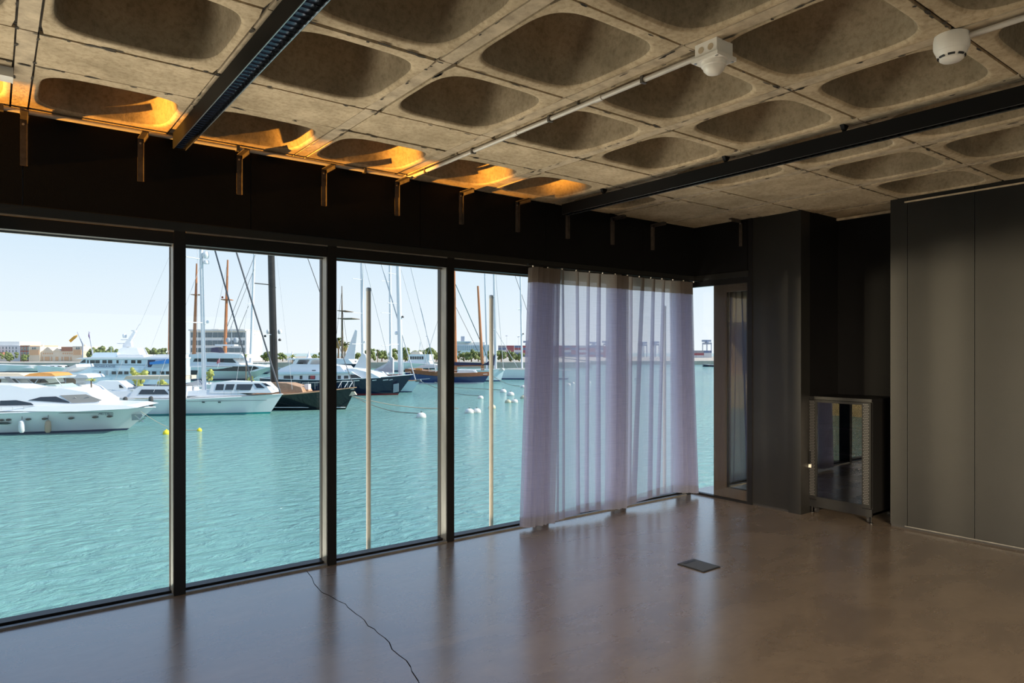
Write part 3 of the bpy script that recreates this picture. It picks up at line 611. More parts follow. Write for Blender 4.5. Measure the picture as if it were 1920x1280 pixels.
class Boat:
    def __init__(s, name, label, px, py, cat='yacht', group='boats moored in the harbour', depth=None):
        p = at(px, py) if depth is None else far(px, depth)
        s.d = p.x*SN+p.y*CS; s.lat = p.x*CS-p.y*SN
        s.th = th = R(-10) if px < 300 else R(-3) if px < 600 else R(6)          # the berths fan out a little along the pontoon
        s.c, s.s = math.cos(th), math.sin(th)
        s.o = thing(name, label, cat, p, -YAW-th, group)
    def X(s, px, y=0.0):                           # station along the boat seen at a photograph column, y off its centre line
        k = (px-960)/F; return (k*(s.d+y*s.c)-s.lat-y*s.s)/(s.c+k*s.s)
    def D(s, px, y=0.0): return s.d-s.X(px, y)*s.s+y*s.c
    def Z(s, px, py, y=0.0): return CH+(HZ-py)*s.D(px, y)/F-WZ
    def L(s, px, py, y=0.0): return (s.X(px, y), s.Z(px, py, y))
    def poly(s, pts, y=0.0): return [s.L(*p, y) for p in pts]
    @property
    def px(s): return s.d/F                       # metres per photograph pixel
    def hull(s, xs, xw, tip, zs, beam, m, stripe='antifoul', sh=0.18, deck='gel', sag=0.15, name='hull', full=0.85):
        """xs stern px, xw bow px at the water, tip (px, py) bow at deck, zs height of the deck edge at the stern"""
        x0, x1 = s.X(xs), s.X(xw); xt, zt = s.L(*tip); N = 18
        lev = [(-0.6, 0.45), (0.0, 0.80), (sh, 0.83), (0.5, None), (0.8, None), (1.0, None)]
        def st(t, li):
            zd = zs+(zt-zs)*t**1.6-sag*math.sin(math.pi*t)
            if li == 0: z, fr = -0.6, 0
            elif li == 1: z, fr = 0.0, 0
            elif li == 2: z, fr = sh, sh/zd
            else: fr = lev[li][0]; z = sh+(zd-sh)*((fr-0.2)/0.8)
            fr = max(0, z)/zd
            xb = x1+(xt-x1)*min(1, max(0, z)/zt); x = x0+(xb-x0)*t
            wb = full+(1-full)*math.sin(math.pi*min(1, t*1.6)/2) if t < 0.5 else 1.0
            ent = (1-max(0, (t-0.42)/0.58)**2.2) if t > 0.42 else 1.0
            y = beam/2*wb*ent*(0.80+0.20*fr)*(0.62 if li == 0 else 1)
            if t > 0.42: y *= (0.72+0.28*fr) if t < 0.999 else 1
            return x, max(0.015, y), z
        def band(l0, l1, out=0.0):
            b = MB(); rows = list(range(l0, l1+1)); n = len(rows)
            for sgn in (-1, 1):
                vs = []; 
                for i in range(N+1):
                    for li in rows:
                        x, y, z = st(i/N, li); vs.append((x, sgn*(y+out), z))
                b.add(vs, [(i*n+q, (i+1)*n+q, (i+1)*n+q+1, i*n+q+1) for i in range(N) for q in range(n-1)])
            return b
        h = band(2, 5); tr = [st(0, li) for li in range(2, 6)]
        h.add([(x, -y, z) for x, y, z in tr]+[(x, y, z) for x, y, z in tr], [(q, q+1, q+5, q+4) for q in range(3)])
        ho = h.build(name, m, s.o, True)
        band(0, 2, 0.004).build('boot_stripe', stripe, ho, True)
        dk = MB(); vs = []
        for i in range(N+1):
            x, y, z = st(i/N, 5); vs += [(x, -y*0.985, z-0.05), (x, y*0.985, z-0.05)]
        dk.add(vs, [(2*i, 2*i+1, 2*i+3, 2*i+2) for i in range(N)]); dk.build('deck', deck, s.o)
        rr = band(5, 5); rail = MB()
        for sgn in (-1, 1): rail.tube([(st(i/N, 5)[0], sgn*st(i/N, 5)[1], st(i/N, 5)[2]) for i in range(N+1)], 0.05, 6)
        rail.build('toe_rail', deck, ho); s.st = st; s.zt = zt; s.x0, s.x1, s.xt = x0, x1, xt; s.ho = ho
        return s
    def side(s, px, z):                            # half breadth of the hull near a photograph column
        y = 0.0
        for _ in range(4):
            x = s.X(px, -y); t = min(1, max(0, (x-s.x0)/(s.xt-s.x0))); a, b = s.st(t, 2), s.st(t, 5)
            y = a[1]+(b[1]-a[1])*min(1, max(0, (z-a[2])/(b[2]-a[2])))
        return y
    def block(s, name, pts, hw, m, taper=0.12, parent=None, smooth=False):
        P_ = s.poly(pts, -0.75*hw); zm = min(z for _, z in P_)
        o = MB().prism(P_, lambda z: max(0.1, hw-taper*(z-zm))).build(name, m, parent or s.o, smooth); o_w = lambda z: max(0.1, hw-taper*(z-zm)); s.w = o_w
        return o
    def win(s, pts, parent, wf=None, m='tint', name='window', t=0.03):
        f = wf or s.w; zc = sum(s.Z(*p, -1.5) for p in pts)/len(pts); return MB().slab(s.poly(pts, -f(zc)), lambda z: -f(z)-t, lambda z: -f(z)+0.03).build(name, m, parent)
    def wins(s, x0, x1, n, y0, y1, parent, gap=0.25, **k):
        for q in range(n):
            a = x0+(x1-x0)*q/n; b = a+(x1-x0)/n*(1-gap); s.win([(a, y1), (b, y1), (b, y0), (a, y0)], parent, **k)
    def pole(s, name, p0, p1, r0, r1, m, y=0.0, parent=None, n=8):
        (xa, za), (xb, zb) = s.L(*p0), s.L(*p1); return MB().tube([(xa, y, za), (xb, y, zb)], [r0, r1], n).build(name, m, parent or s.o, True)
    def wire(s, p0, p1, m='wire', r=0.5, y0=0.0, y1=0.0, name='stay'):
        (xa, za), (xb, zb) = s.L(*p0, y0), s.L(*p1, y1); return MB().tube([(xa, y0, za), (xb, y1, zb)], r*s.px*0.5, 5).build(name, m, s.o)
    def spreader(s, pc, py, half, m, parent, r=0.05):
        x, z = s.L(pc, py); MB().tube([(x-half*0.3, -half, z), (x, 0, z+0.05), (x-half*0.3, half, z)], r, 6).build('spreader', m, parent)
    def dome(s, px, py, rpx, m='gel', parent=None, sq=1.15, name='radar_dome', y=0.0):
        x, z = s.L(px, py); r = rpx*s.px; return MB().lathe([(r*0.75, -r*sq), (r, -r*0.5), (r, r*0.2), (r*0.8, r*0.7), (r*0.35, r*1.0), (0.01, r*1.05)], (x, y, z), 12).build(name, m, parent or s.o, True)
    def rail(s, x0, x1, py0, py1, n, m='steel', side=-1, h=None):
        rl_ = MB(); top = []
        for q in range(n+1):
            p = x0+(x1-x0)*q/n; y = side*max(0.05, s.side(p, 9)-0.08); zb = s.Z(p, py0[0]+(py0[1]-py0[0])*q/n, y); zt_ = s.Z(p, py1[0]+(py1[1]-py1[0])*q/n, y); x = s.X(p, y)
            rl_.tube([(x, y, zb), (x, y, zt_)], 0.4*s.px*0.5, 5); top.append((x, y, zt_))
        rl_.tube(top, 0.55*s.px*0.5, 5); rl_.build('guard_rail', m, s.o)

# ---- 1 white motor yacht at the left, bow to the right
b = Boat('motor_yacht', 'large white motor yacht at the left edge, bow pointing right, oval portholes', 240, 806)
b.hull(-300, 238, (291, 763), 1.45, 5.0, 'gel', 'antifoul', 0.14, 'gel', 0.0)
b.block('bulwark', [(-300, 768), (150, 770), (245, 765), (262, 763), (240, 759), (180, 757), (60, 760), (-300, 764)], 2.28, 'gel', 0.5)
cb1 = b.block('coachroof', [(-300, 768), (185, 764), (190, 752), (165, 735), (120, 728), (50, 728), (20, 722), (-300, 716)], 1.9, 'gel', 0.3)
wf = b.w
b.win([(0, 760), (64, 759), (58, 755), (30, 750), (0, 751)], cb1, wf); b.win([(54, 750), (132, 755), (128, 752), (104, 743), (76, 744)], cb1, wf)
b.win([(112, 741), (160, 739), (192, 750), (180, 753), (136, 755)], cb1, wf, 'screen', 'windscreen_cover')
for p0, p1 in (((140, 744), (152, 753)), ((163, 742), (178, 750))): b.wire(p0, p1, 'wire', 0.9, -1.75, -1.6, 'wiper')
for px, py, rx in ((3, 787.5, 4), (16, 787, 4), (53, 786, 4), (83.5, 785, 4.2), (133, 784, 4.4), (178, 782, 4.6), (205.5, 780.5, 4.6)):
    y = -b.side(px, b.Z(px, py, -2)); x, z = b.L(px, py, y)
    MB().add([(x+rx*b.px*math.cos(q), y-0.05, z+1.9*b.px*math.sin(q)) for q in [R(a) for a in range(0, 360, 30)]]+[(x+rx*b.px*math.cos(q), y+0.15, z+1.9*b.px*math.sin(q)) for q in [R(a) for a in range(0, 360, 30)]],
             [tuple(range(12)), tuple(range(23, 11, -1))]+[(i, i+12, (i+1) % 12+12, (i+1) % 12) for i in range(12)]).build('porthole', 'tint', b.ho)
b.win([(0, 791), (14, 791), (22, 793.5), (14, 795.5), (0, 795.5)], b.ho, lambda z: b.side(10, z), name='hull_window')
b.win([(247, 777), (266, 775.5), (268, 778), (261, 787), (247, 788)], b.ho, lambda z: b.side(256, z)+0.02, 'paint_grey', 'anchor_pocket')
x, z = b.L(260, 784, -0.75); MB().tube([(x-0.25, -0.75, z+0.2), (x+0.3, -0.75, z-0.25)], 0.05, 6).tube([(x, -0.75, z-0.25), (x+0.45, -0.75, z+0.05)], 0.06, 6).build('anchor', 'steel', b.o)
b.wire((-60, 775), (212, 773.5), 'wire', 0.9, -2.5, -1.35, 'rub_line')
text_part('PNU-2-45-12', 0.20, 'ink', b.ho, (b.X(199, -b.side(199, 1.2)), -b.side(199, 1.2)-0.05, b.Z(199, 777, -1.6)), width=25*b.px)
b.rail(-40, 255, (770, 764), (763, 758.5), 14)
for px, mname, h in ((41, 'fenderw', 5), (90, 'fenderb', 5)):
    y = -b.side(px, 0.8)-0.24; x, z = b.L(px, 799, y)
    f_ = MB().lathe([(0.05, 0.42), (0.16, 0.32), (0.19, 0.05), (0.19, -0.3), (0.10, -0.42)], (x, y, z), 12).build('fender', mname, b.o, True)
    MB().tube([(x, y, z+0.4), (x, y+0.1, b.Z(px, 766, y))], 0.02, 5).build('fender_line', 'wire', f_)

# ---- 2 flybridge yacht with tan awning behind it
b = Boat('flybridge_yacht', 'cream flybridge yacht with an orange-tan awning behind the large motor yacht', 110, 790.5)
b.hull(-160, 110, (138, 744), 1.6, 3.8, 'cream', 'antifoul', 0.15)
sa = b.block('saloon', [(-160, 752), (132, 748), (118, 729), (40, 729), (-160, 729)], 1.8, 'gel', 0.2)
sc_ = b.block('windscreen', [(50, 729), (120, 729), (106, 720.5), (60, 720)], 1.6, mat('pale_green_screen', (0.42, 0.52, 0.50), 0.1), 0.3)
fl_ = b.block('wheelhouse', [(-120, 729), (52, 729), (92, 718), (88, 709), (-120, 709)], 1.5, 'cream', 0.1)
b.win([(52, 713), (60, 710.5), (83, 710.5), (92, 717), (60, 718)], fl_); b.win([(-20, 718), (2, 718), (2, 711), (-20, 711)], fl_); b.win([(20, 714), (27, 714), (23, 710), (18, 710)], fl_)
b.block('overhang', [(-140, 709), (104, 709), (108, 705), (-140, 705)], 1.9, 'gel', 0)
b.block('awning', [(48, 705), (108, 704.5), (100, 699.5), (78, 697.8), (60, 700)], 1.5, 'tan', 0.2); b.block('soft_top', [(-140, 705), (52, 705), (40, 700), (-140, 699)], 1.5, 'beige', 0.2)
for p0, p1 in (((52, 711), (66, 721)), ((71, 711), (64, 720)), ((104, 708), (120, 727)), ((25, 706), (50, 729))): b.wire(p0, p1, 'alu', 1.4, -1.75, -1.75, 'support')
b.block('radar_arch', [(24, 706), (40, 722), (56, 727), (46, 727), (30, 722), (14, 706)], 1.9, 'screen', 0)

# ---- 3 smaller sport cruiser with raked arch, and covered launch
b = Boat('sport_cruiser', 'white sport cruiser with a raked arch in front of the blue-grey ship', 150, 779.5)
b.hull(40, 165, (200, 737), 1.9, 3.4, 'gel', 'antifoul', 0.12)
b.block('hardtop', [(108, 708.5), (170, 708), (166, 703), (150, 700.5), (108, 703)], 1.7, 'gel', 0.0)
b.block('arch', [(114, 700), (128, 690), (146, 682.5), (148, 688), (138, 691), (122, 698)], 1.7, 'gel', 0.0)
cb2 = b.block('cabin', [(96, 736), (180, 738), (165, 726), (143, 718), (137, 708), (100, 708)], 1.6, 'gel', 0.1)
b.win([(103, 719), (122, 720), (122, 709), (103, 709)], cb2, m='varnish', name='locker_door'); b.win([(124, 722), (142, 720), (142, 713), (138, 709), (124, 709)], cb2, m='teak', name='companion_panel')
b.rail(130, 195, (738, 736), (731, 730), 6)
b = Boat('covered_launch', 'white launch with a domed cover, right of the small palm', 205, 764)
b.hull(170, 240, (252, 742), 1.3, 3.0, 'gel', 'teal', 0.1)
b.block('cover', [(178, 740), (250, 741), (238, 726), (222, 714.5), (186, 714), (176, 722)], 1.3, 'gel', 0.25, smooth=False); 
b.win([(224, 727), (232, 727), (226, 721), (223, 721)], b.o, lambda z: 1.25, name='window')
for p0, p1 in (((195, 742), (201, 730)), ((208, 742), (206, 729)), ((190, 731), (212, 729))): b.wire(p0, p1, 'alu', 1.0, -1.4, -1.4, 'seat_frame')

# ---- low white boats far behind, in front of the palace
for nm_, lab, px, py, a, tip in (('moored_cruiser', 'low white cruiser in front of the brick building', 70, 697, -20, (92, 685.5)), ('moored_launch', 'white open launch below the palace towers', 128, 701, 78, (140, 688))):
    b = Boat(nm_, lab, px, py); b.hull(a, px, tip, 2.2, 5, 'gel', 'antifoul', 0.2); ca = b.block('cabin', [(a+4, 690), (px-6, 690), (px-16, 684.5), (a+10, 684)], 1.9, 'gel', 0.1)
    for q in range(4): b.win([(a+16+14*q, 687.8), (a+24+14*q, 687.8), (a+24+14*q, 685.8), (a+16+14*q, 685.8)], ca)
# ---- 4 white sailing yacht
b = Boat('sailing_yacht', 'white sailing yacht with a tall white mast and teal waterline', 506, 775)
b.hull(195, 506, (530, 738.5), 1.45, 4.4, 'gel', 'teal', 0.16, 'gel', 0.1); WS = b
b.wire((350, 752.5), (500, 750), 'wire', 0.8, -2.27, -0.85, 'cove_line')
for px in (379, 409): b.win([(px, 755), (px+5, 755), (px+5, 753), (px, 753)], b.ho, lambda z: b.side(px, z)+0.01, name='portlight')
co = b.block('coachroof', [(205, 744), (465, 740), (440, 734), (400, 730), (350, 733), (205, 733)], 1.4, 'gel', 0.3)
dh = b.block('deckhouse', [(395, 736), (512, 736), (494, 717), (420, 714.5), (398, 717)], 1.35, 'gel', 0.25)
for q in ([(404, 731), (419, 731), (420, 720), (406, 720)], [(422, 731), (437, 731), (440, 720), (424, 720)], [(443, 731), (470, 731), (474, 720), (444, 720)], [(482, 727), (497, 727), (486, 719), (476, 719)], [(500, 724), (508, 724), (498, 718), (491, 718)]): b.win(q, dh)
dh2 = b.block('pilothouse', [(245, 745), (352, 745), (352, 724), (262, 724), (252, 731)], 1.5, 'gel', 0.25)
b.win([(260, 739), (317, 739), (308, 730), (265, 730)], dh2); b.win([(322, 739), (345, 739), (345, 730), (314, 730)], dh2)
mst = b.pole('mast', (383, 735), (374, 330), 0.19, 0.14, 'alu', n=12)
b.dome(386, 477, 6, parent=mst); b.dome(387, 492, 5, parent=mst, sq=0.5, name='radar_scanner')
b.spreader(378, 487, 1.9, 'alu', mst); b.spreader(381, 606, 2.2, 'alu', mst); b.dome(389, 603, 2.5, parent=mst, name='lamp')
b.pole('boom', (380, 722), (240, 728), 0.13, 0.10, 'alu'); b.block('furled_sail', [(250, 727), (378, 721), (372, 712), (350, 719), (250, 724)], 0.22, 'greysail', 0)
b.wire((526, 738), (433, 440), 'wire', 3.4, name='furled_forestay'); b.wire((478, 736), (402, 466), 'wire', 3.0, name='inner_forestay')
for p in ((383, 735, 345, 430), (300, 735, 372, 440)): b.wire((p[0]-12, p[1]), (p[2]+25, p[3]), 'lightwire', 0.7, -2.0, 0)
b.rail(420, 526, (741, 739), (731, 729), 8, 'steel')
for px, py in ((235, 750), (283, 749), (283, 756)):
    y = -b.side(px, 1.0)-0.2; x, z = b.L(px, py, y); MB().lathe([(0.06, 0.3), (0.17, 0.2), (0.19, 0), (0.17, -0.2), (0.06, -0.3)], (x, y, z), 10).build('fender', 'fender', b.o, True)
b.block('awning', [(235, 711), (350, 711), (350, 704), (240, 704.5)], 1.2, 'beige', 0)
for px in (258, 300, 340): b.wire((px-4, 735), (px, 709), 'alu', 1.2, -1.1, -1.1, 'awning_pole')

# ---- 5 blue-grey ship with lettering, bow to the left
b = Boat('expedition_yacht', 'pale blue-grey ship with two rows of windows and name lettering, red-brown mast beside it', 250, 722)
hl = b.block('hull', [(120, 722), (334, 722), (334, 706), (334, 689), (145, 689), (128, 700)], 4.0, 'paleblue', 0.0)
b.block('boot_stripe', [(119, 724), (335, 724), (335, 720), (119, 720)], 4.03, 'antifoul', 0.0, hl)
ud = b.block('upper_deck', [(147, 689), (334, 691), (334, 673), (160, 672.5)], 3.8, 'paleblue', 0.0); wu = b.w
b.win([(177, 706), (250, 704), (330, 703.8), (330, 694.5), (176, 693)], hl, lambda z: 4.0, mat('shaded_side_deck', (0.48, 0.58, 0.63), 0.5), 'side_deck_shade')  # flat panel carries the shade of the recess in its colour
for x0, x1 in ((186.5, 189), (209.5, 217.5), (221, 229.5), (233, 241), (275, 281), (285, 293), (300, 308), (311, 319)): b.win([(x0, 701.5), (x1, 701.5), (x1, 696), (x0, 696)], hl, lambda z: 4.04)
b.win([(198, 702.5), (203, 702.5), (203, 694.5), (198, 694.5)], hl, lambda z: 4.04, 'paint_grey', 'side_door')
b.win([(150, 680), (160.5, 680), (160.5, 674), (157, 674)], ud, wu)
for x0, x1 in ((163.5, 166.5), (169, 178), (179, 187), (192, 200), (202.5, 210.5), (218.5, 222.5), (234, 239), (246, 254), (257.5, 265)): b.win([(x0, 681), (x1, 681), (x1, 675), (x0, 675)], ud, wu)
b.win([(277, 688), (283, 688), (292, 674.5), (277, 674.5)], ud, wu, 'navycover', 'boat_bay')
b.win([(148, 683.5), (275, 684.6), (275, 684), (148, 682.5)], ud, wu, 'ink', 'rub_rail')
b.block('roof_deck', [(146, 672.5), (334, 673), (334, 670), (180, 669), (155, 670.5)], 4.1, 'gel', 0)
b.block('sun_deck_screen', [(174, 669.5), (226, 670), (222, 661), (181, 660.5)], 3.2, 'paleblue', 0.1); b.block('bulwark', [(222, 672), (275, 672), (272, 665), (226, 664)], 3.6, 'gel', 0); b.block('aft_awning', [(272, 670), (334, 670), (334, 664), (300, 664)], 3.4, 'gel', 0)
b.block('funnel', [(221, 664), (264, 664.5), (258, 652), (232, 651), (224, 655)], 2.0, 'gel', 0.2)
b.block('radar_mast', [(230, 652), (247, 649), (245, 640), (255, 622), (251, 620), (240, 636), (231, 646)], 0.5, 'gel', 0)
b.block('mast_head', [(246, 620.5), (254, 621.5), (254, 619), (246, 619)], 0.4, 'alu', 0)
for p in ((220, 232, 643.5), (227, 239, 636.5)): b.block('radar_scanner', [(p[0], p[2]+0.8), (p[1], p[2]+0.8), (p[1], p[2]-0.6), (p[0], p[2]-0.6)], 0.5, 'alu', 0)
b.dome(233.5, 629, 3.6, 'gel'); b.dome(270, 661, 2.2, 'gel'); b.wire((254, 621), (262, 607), 'lightwire', 0.9)
b.wire((208.5, 661), (208.5, 650), 'alu', 1.0, name='aerial'); b.wire((174.5, 669), (174.5, 655), 'alu', 1.0, name='jackstaff')
td = b.block('tender', [(282, 688), (318, 688.5), (322, 680), (282, 681)], 1.0, 'gel', 0); MB().slab(b.poly([(282, 683), (322, 681), (318, 673), (306, 675.5), (282, 678.5)], -4.5), -4.9, -3.0).build('tender_cover', 'bluecover', td)
text_part('MICHAELA ROSE', 0.52, 'ink', hl, (b.X(196, -4.03), -4.03, b.Z(196, 686.8, -4.03)), width=36*(b.d-4)/F)
for x in (222, 268): b.wire((x+8, 676), (x-6, 712), 'lightwire', 0.8, -4.1, -4.1, 'davit_line')
b.pole('main_mast', (314, 690), (316.5, 430), 0.27, 0.16, 'spar', 1.0); b.wire((318, 480), (262, 610), 'lightwire', 0.6); b.wire((318, 560), (282, 655), 'lightwire', 0.6)

# ---- 6 black sailing yacht
b = Boat('sailing_yacht', 'black sailing yacht with a thick black mast and teak deck', 650, 767)
b.hull(440, 648, (668, 726), 1.35, 4.8, 'blackhull', 'blackhull', 0.1, 'teak', 0.1)
b.wire((515, 741), (664, 729), 'gel', 0.9, -2.35, -0.15, 'cove_line'); b.wire((512, 763.5), (648, 763.5), 'gel', 1.6, -2.1, -0.15, 'waterline_stripe')
b.block('deckhouse', [(455, 735), (570, 735), (566, 726), (538, 718), (455, 716)], 1.2, 'teak', 0.2); hb = b.block('hatch', [(536, 731), (563, 731), (560, 726), (538, 720)], 0.8, 'cream', 0.2)
mk = b.pole('mast', (515, 735), (506, 380), 0.37, 0.30, 'darkspar', n=12)
b.spreader(510, 535, 2.2, 'darkspar', mk); b.spreader(513, 628, 2.4, 'alu', mk); b.pole('furled_mainsail', (518.5, 700), (517, 618), 0.16, 0.16, 'darkspar', -0.3)
for px, py in ((499, 621), (520.5, 621)): b.dome(px, py, 4.0, 'gel', mk, y=0.5)
b.dome(497, 630, 2.2, 'fender', mk, 0.8, 'lamp'); b.dome(524.5, 637, 2.6, 'fender', mk, 0.8, 'lamp')
b.wire((664, 727), (572, 470), 'wire', 1.6, name='forestay'); b.wire((480, 470), (440, 735), 'lightwire', 0.6, 0, -2); b.wire((514, 440), (548, 730), 'lightwire', 0.6, 0, -2)
b.rail(566, 664, (731, 725), (718, 714), 8, 'alu'); b.block('windlass', [(571, 730), (579, 730), (579, 720), (571, 720)], 0.3, 'gel', 0)
for p0, p1 in (((634, 727), (641, 714.5)), ((641, 714.5), (660, 714.5)), ((646, 726), (653, 714.5)), ((655, 726), (661, 716))): b.wire(p0, p1, 'alu', 1.4, -0.7, -0.4, 'pulpit')
b.block('anchor', [(654, 742), (668, 740), (664, 734), (658, 734)], 0.15, 'beige', 0)
b.rope_to = (645, 734)

# ---- 7 navy motor yacht
b = Boat('explorer_yacht', 'navy-hulled motor yacht with white superstructure between the masts', 745, 740)
b.hull(505, 746, (774, 702), 2.2, 6.4, 'navy', 'redfoul', 0.2, 'gel', 0.3)
u1 = b.block('main_deckhouse', [(515, 716), (660, 712), (680, 708), (662, 697), (640, 699.5), (530, 700.5), (515, 706)], 2.7, 'gel', 0.1); w1 = b.w
for x0, x1 in ((532, 549.5), (562, 567), (578.5, 591), (601, 610), (621, 628), (633, 639), (645, 653)): b.win([(x0, 711), (x1, 711), (x1, 704), (x0, 704)], u1, w1)
b.win([(657, 709), (678, 708), (667, 702), (657, 702)], u1, w1); b.win([(582, 710), (590, 710), (590, 704), (582, 704)], u1, lambda z: w1(z)+0.03, mat('red_lifebuoy', (0.5, 0.08, 0.08), 0.5), 'lifebuoy_panel')
b.block('deck_edge', [(512, 702), (660, 699), (662, 696), (518, 697), (512, 699)], 3.0, 'paleblue', 0)
u2 = b.block('bridge', [(520, 698), (650, 697), (640, 686), (610, 683), (550, 682), (530, 690)], 2.2, 'gel', 0.15); b.win([(585, 695), (592, 695), (592, 693.5), (585, 693.5)], u2); b.win([(556, 685), (568, 685), (568, 680), (560, 680)], u2, lambda z: 2.0)
b.block('hardtop', [(536, 674), (612, 674), (612, 671.5), (545, 671.5)], 2.0, 'gel', 0); b.block('arch', [(549, 686), (556, 686), (563, 674), (556, 674)], 2.0, 'gel', 0); b.block('arch', [(577, 686), (582, 686), (588, 674), (584, 674)], 2.0, 'gel', 0)
b.block('foredeck_house', [(655, 712), (715, 708), (700, 700), (670, 692), (650, 690)], 2.2, 'gel', 0.15)
for x0, x1 in ((664, 674), (698, 706), (718, 728), (730, 736)): b.win([(x0, 714.5-(x0-660)*0.02), (x1, 714-(x0-660)*0.03), (x1, 712.6-(x0-660)*0.03), (x0, 713-(x0-660)*0.02)], b.ho, lambda z, q=x0: b.side(q, z)+0.02, 'alu', 'hull_light')
b.win([(737, 736), (747, 734), (748, 718), (738, 720)], b.ho, lambda z: b.side(742, z)+0.03, 'paint_grey', 'anchor_pocket'); b.rail(680, 770, (711, 702), (706, 697), 8, 'alu')
b.rail(515, 610, (726, 723), (716, 714), 6, 'alu')

# ---- 8 white cutter bow, tall white mast
b = Boat('sailing_yacht', 'white-bowed sailing yacht with the thickest white mast, behind the navy yacht', 773, 735)
b.hull(560, 772, (788, 713), 1.9, 4.6, 'paleblue', 'antifoul', 0.12, 'teak', 0.2)
m8 = b.pole('mast', (751.5, 702), (744, 390), 0.36, 0.28, 'alu', n=12); b.spreader(747, 570, 2.6, 'alu', m8); b.spreader(745, 515, 2.2, 'alu', m8); b.spreader(750, 646, 2.6, 'alu', m8)
b.dome(743, 624, 3.0, parent=m8); b.dome(755, 594, 2.2, 'fender', m8, 0.7, 'lamp')
b.wire((779, 712), (712, 485), 'lightwire', 2.2, name='forestay')
b.block('deckhouse', [(690, 712), (752, 710), (745, 702), (700, 703)], 1.3, 'varnish', 0.1); b.block('bow_fitting', [(775, 716), (790, 715), (788, 711), (776, 711.5)], 0.25, 'steel', 0)
b.block('furled_sail', [(708, 695), (735, 698), (735, 672), (728, 680), (718, 690)], 0.3, 'greysail', 0)
# ---- yachts whose hulls hide behind the navy yacht
b = Boat('sailing_yacht', 'sailing yacht with a white mast left of the pale post, white sails hoisted low', 700, 727.5)
b.hull(600, 712, (735, 708), 1.8, 4.6, 'gel', 'antifoul', 0.12)
m9 = b.pole('mast', (681, 705), (677, 380), 0.27, 0.2, 'alu', n=10); b.spreader(679, 525, 2.4, 'alu', m9); b.spreader(680, 588, 2.6, 'alu', m9); b.spreader(680, 645, 2.6, 'alu', m9)
b.dome(684, 640, 2.0, parent=m9, name='radar_scanner', sq=0.4); b.block('furled_sail', [(660, 696), (690, 694), (686, 666), (680, 660), (672, 676)], 0.3, 'gel', 0); b.block('furled_jib', [(645, 673), (664, 673), (669, 620), (666, 618)], 0.15, 'gel', 0)
b.wire((735, 700), (681, 480), 'lightwire', 1.4, name='forestay')
b = Boat('sailing_yacht', 'sailing yacht with the slim grey-white mast and draped grey sail cover', 742, 722)
b.hull(640, 752, (768, 707), 1.8, 4.6, 'gel', 'antifoul', 0.12)
m10 = b.pole('mast', (733, 700), (730, 390), 0.24, 0.17, 'alu', n=10); b.spreader(731, 529, 2.4, 'alu', m10); b.spreader(732, 588, 2.6, 'alu', m10); b.spreader(733, 648, 2.6, 'alu', m10)
b.block('sail_cover', [(700, 694), (737, 700), (737, 672), (733, 668), (726, 680)], 0.35, 'greysail', 0); b.block('deckhouse', [(660, 704), (725, 705), (715, 694), (670, 694)], 1.4, 'gel', 0.15)
b = Boat('dark_yacht', 'low white yacht with a dark blue side behind the left of the navy yacht', 660, 712)
b.hull(560, 664, (668, 676), 4.0, 6.0, 'navy', 'navy', 0.3); b.block('superstructure', [(570, 682), (664, 682), (655, 673), (600, 671), (580, 676)], 2.6, 'gel', 0.1)

# ---- 9 classic schooner: blue hull, varnished bulwark
b = Boat('schooner', 'blue-hulled wooden schooner with varnished bulwark and navy sail covers', 906, 719)
b.hull(766, 906, (921, 697), 2.6, 5.6, 'bluehull', 'gel', 0.22, 'teak', 0.5)
bl9 = MB(); N9 = 18
for sgn in (-1, 1):
    vs = []
    for i in range(N9+1):
        x, y, z = b.st(i/N9, 5); vs += [(x, sgn*(y+0.03), z-0.62), (x, sgn*(y+0.05), z+0.05)]
    bl9.add(vs, [(2*i, 2*i+2, 2*i+3, 2*i+1) for i in range(N9)])
bl9.build('bulwark', 'varnish', b.ho, True); b.wire((780, 711.5), (914, 701), 'gel', 1.0, -2.75, -0.7, 'cove_line')
d9 = b.block('deckhouse', [(782, 703), (830, 702), (826, 696), (790, 695)], 1.4, 'varnish', 0.1); b.block('deckhouse', [(853, 702), (893, 700), (888, 694), (862, 693)], 1.3, 'gel', 0.1)
b.block('liferaft', [(777, 697), (790, 697), (789, 690.5), (780, 690)], 0.7, 'tan', 0.1); b.block('wheel_box', [(794, 702), (810, 702), (806, 695), (796, 695)], 0.8, 'teak', 0)
m11 = b.pole('main_mast', (854, 698), (851, 470), 0.32, 0.2, 'spar', n=10); m12 = b.pole('fore_mast', (905, 694), (896, 536), 0.30, 0.17, 'spar', n=10)
b.pole('boom', (852, 685.5), (904, 685), 0.14, 0.12, 'spar'); b.block('sail_cover', [(852, 685), (903, 684), (903, 680.5), (852, 678.5)], 0.4, 'navycover', 0); b.block('sail_cover', [(903, 684), (926, 685), (928, 664), (922, 672), (912, 680)], 0.4, 'navycover', 0); b.block('furled_sail', [(783, 689), (850, 688), (850, 684), (790, 684)], 0.4, 'gel', 0)
b.wire((852, 528), (915, 672), 'tealwire', 1.4, name='topping_lift'); b.wire((852, 570), (903, 672), 'wire', 0.9); b.wire((790, 700), (852, 500), 'lightwire', 0.8, -2, 0); b.rail(783, 915, (702, 696), (697, 691), 12, 'alu')
b.wire((818, 700), (770, 500), 'lightwire', 1.6, -2, 0, 'backstay'); b.wire((807, 702), (752, 505), 'lightwire', 1.0, 2, 0, 'backstay')
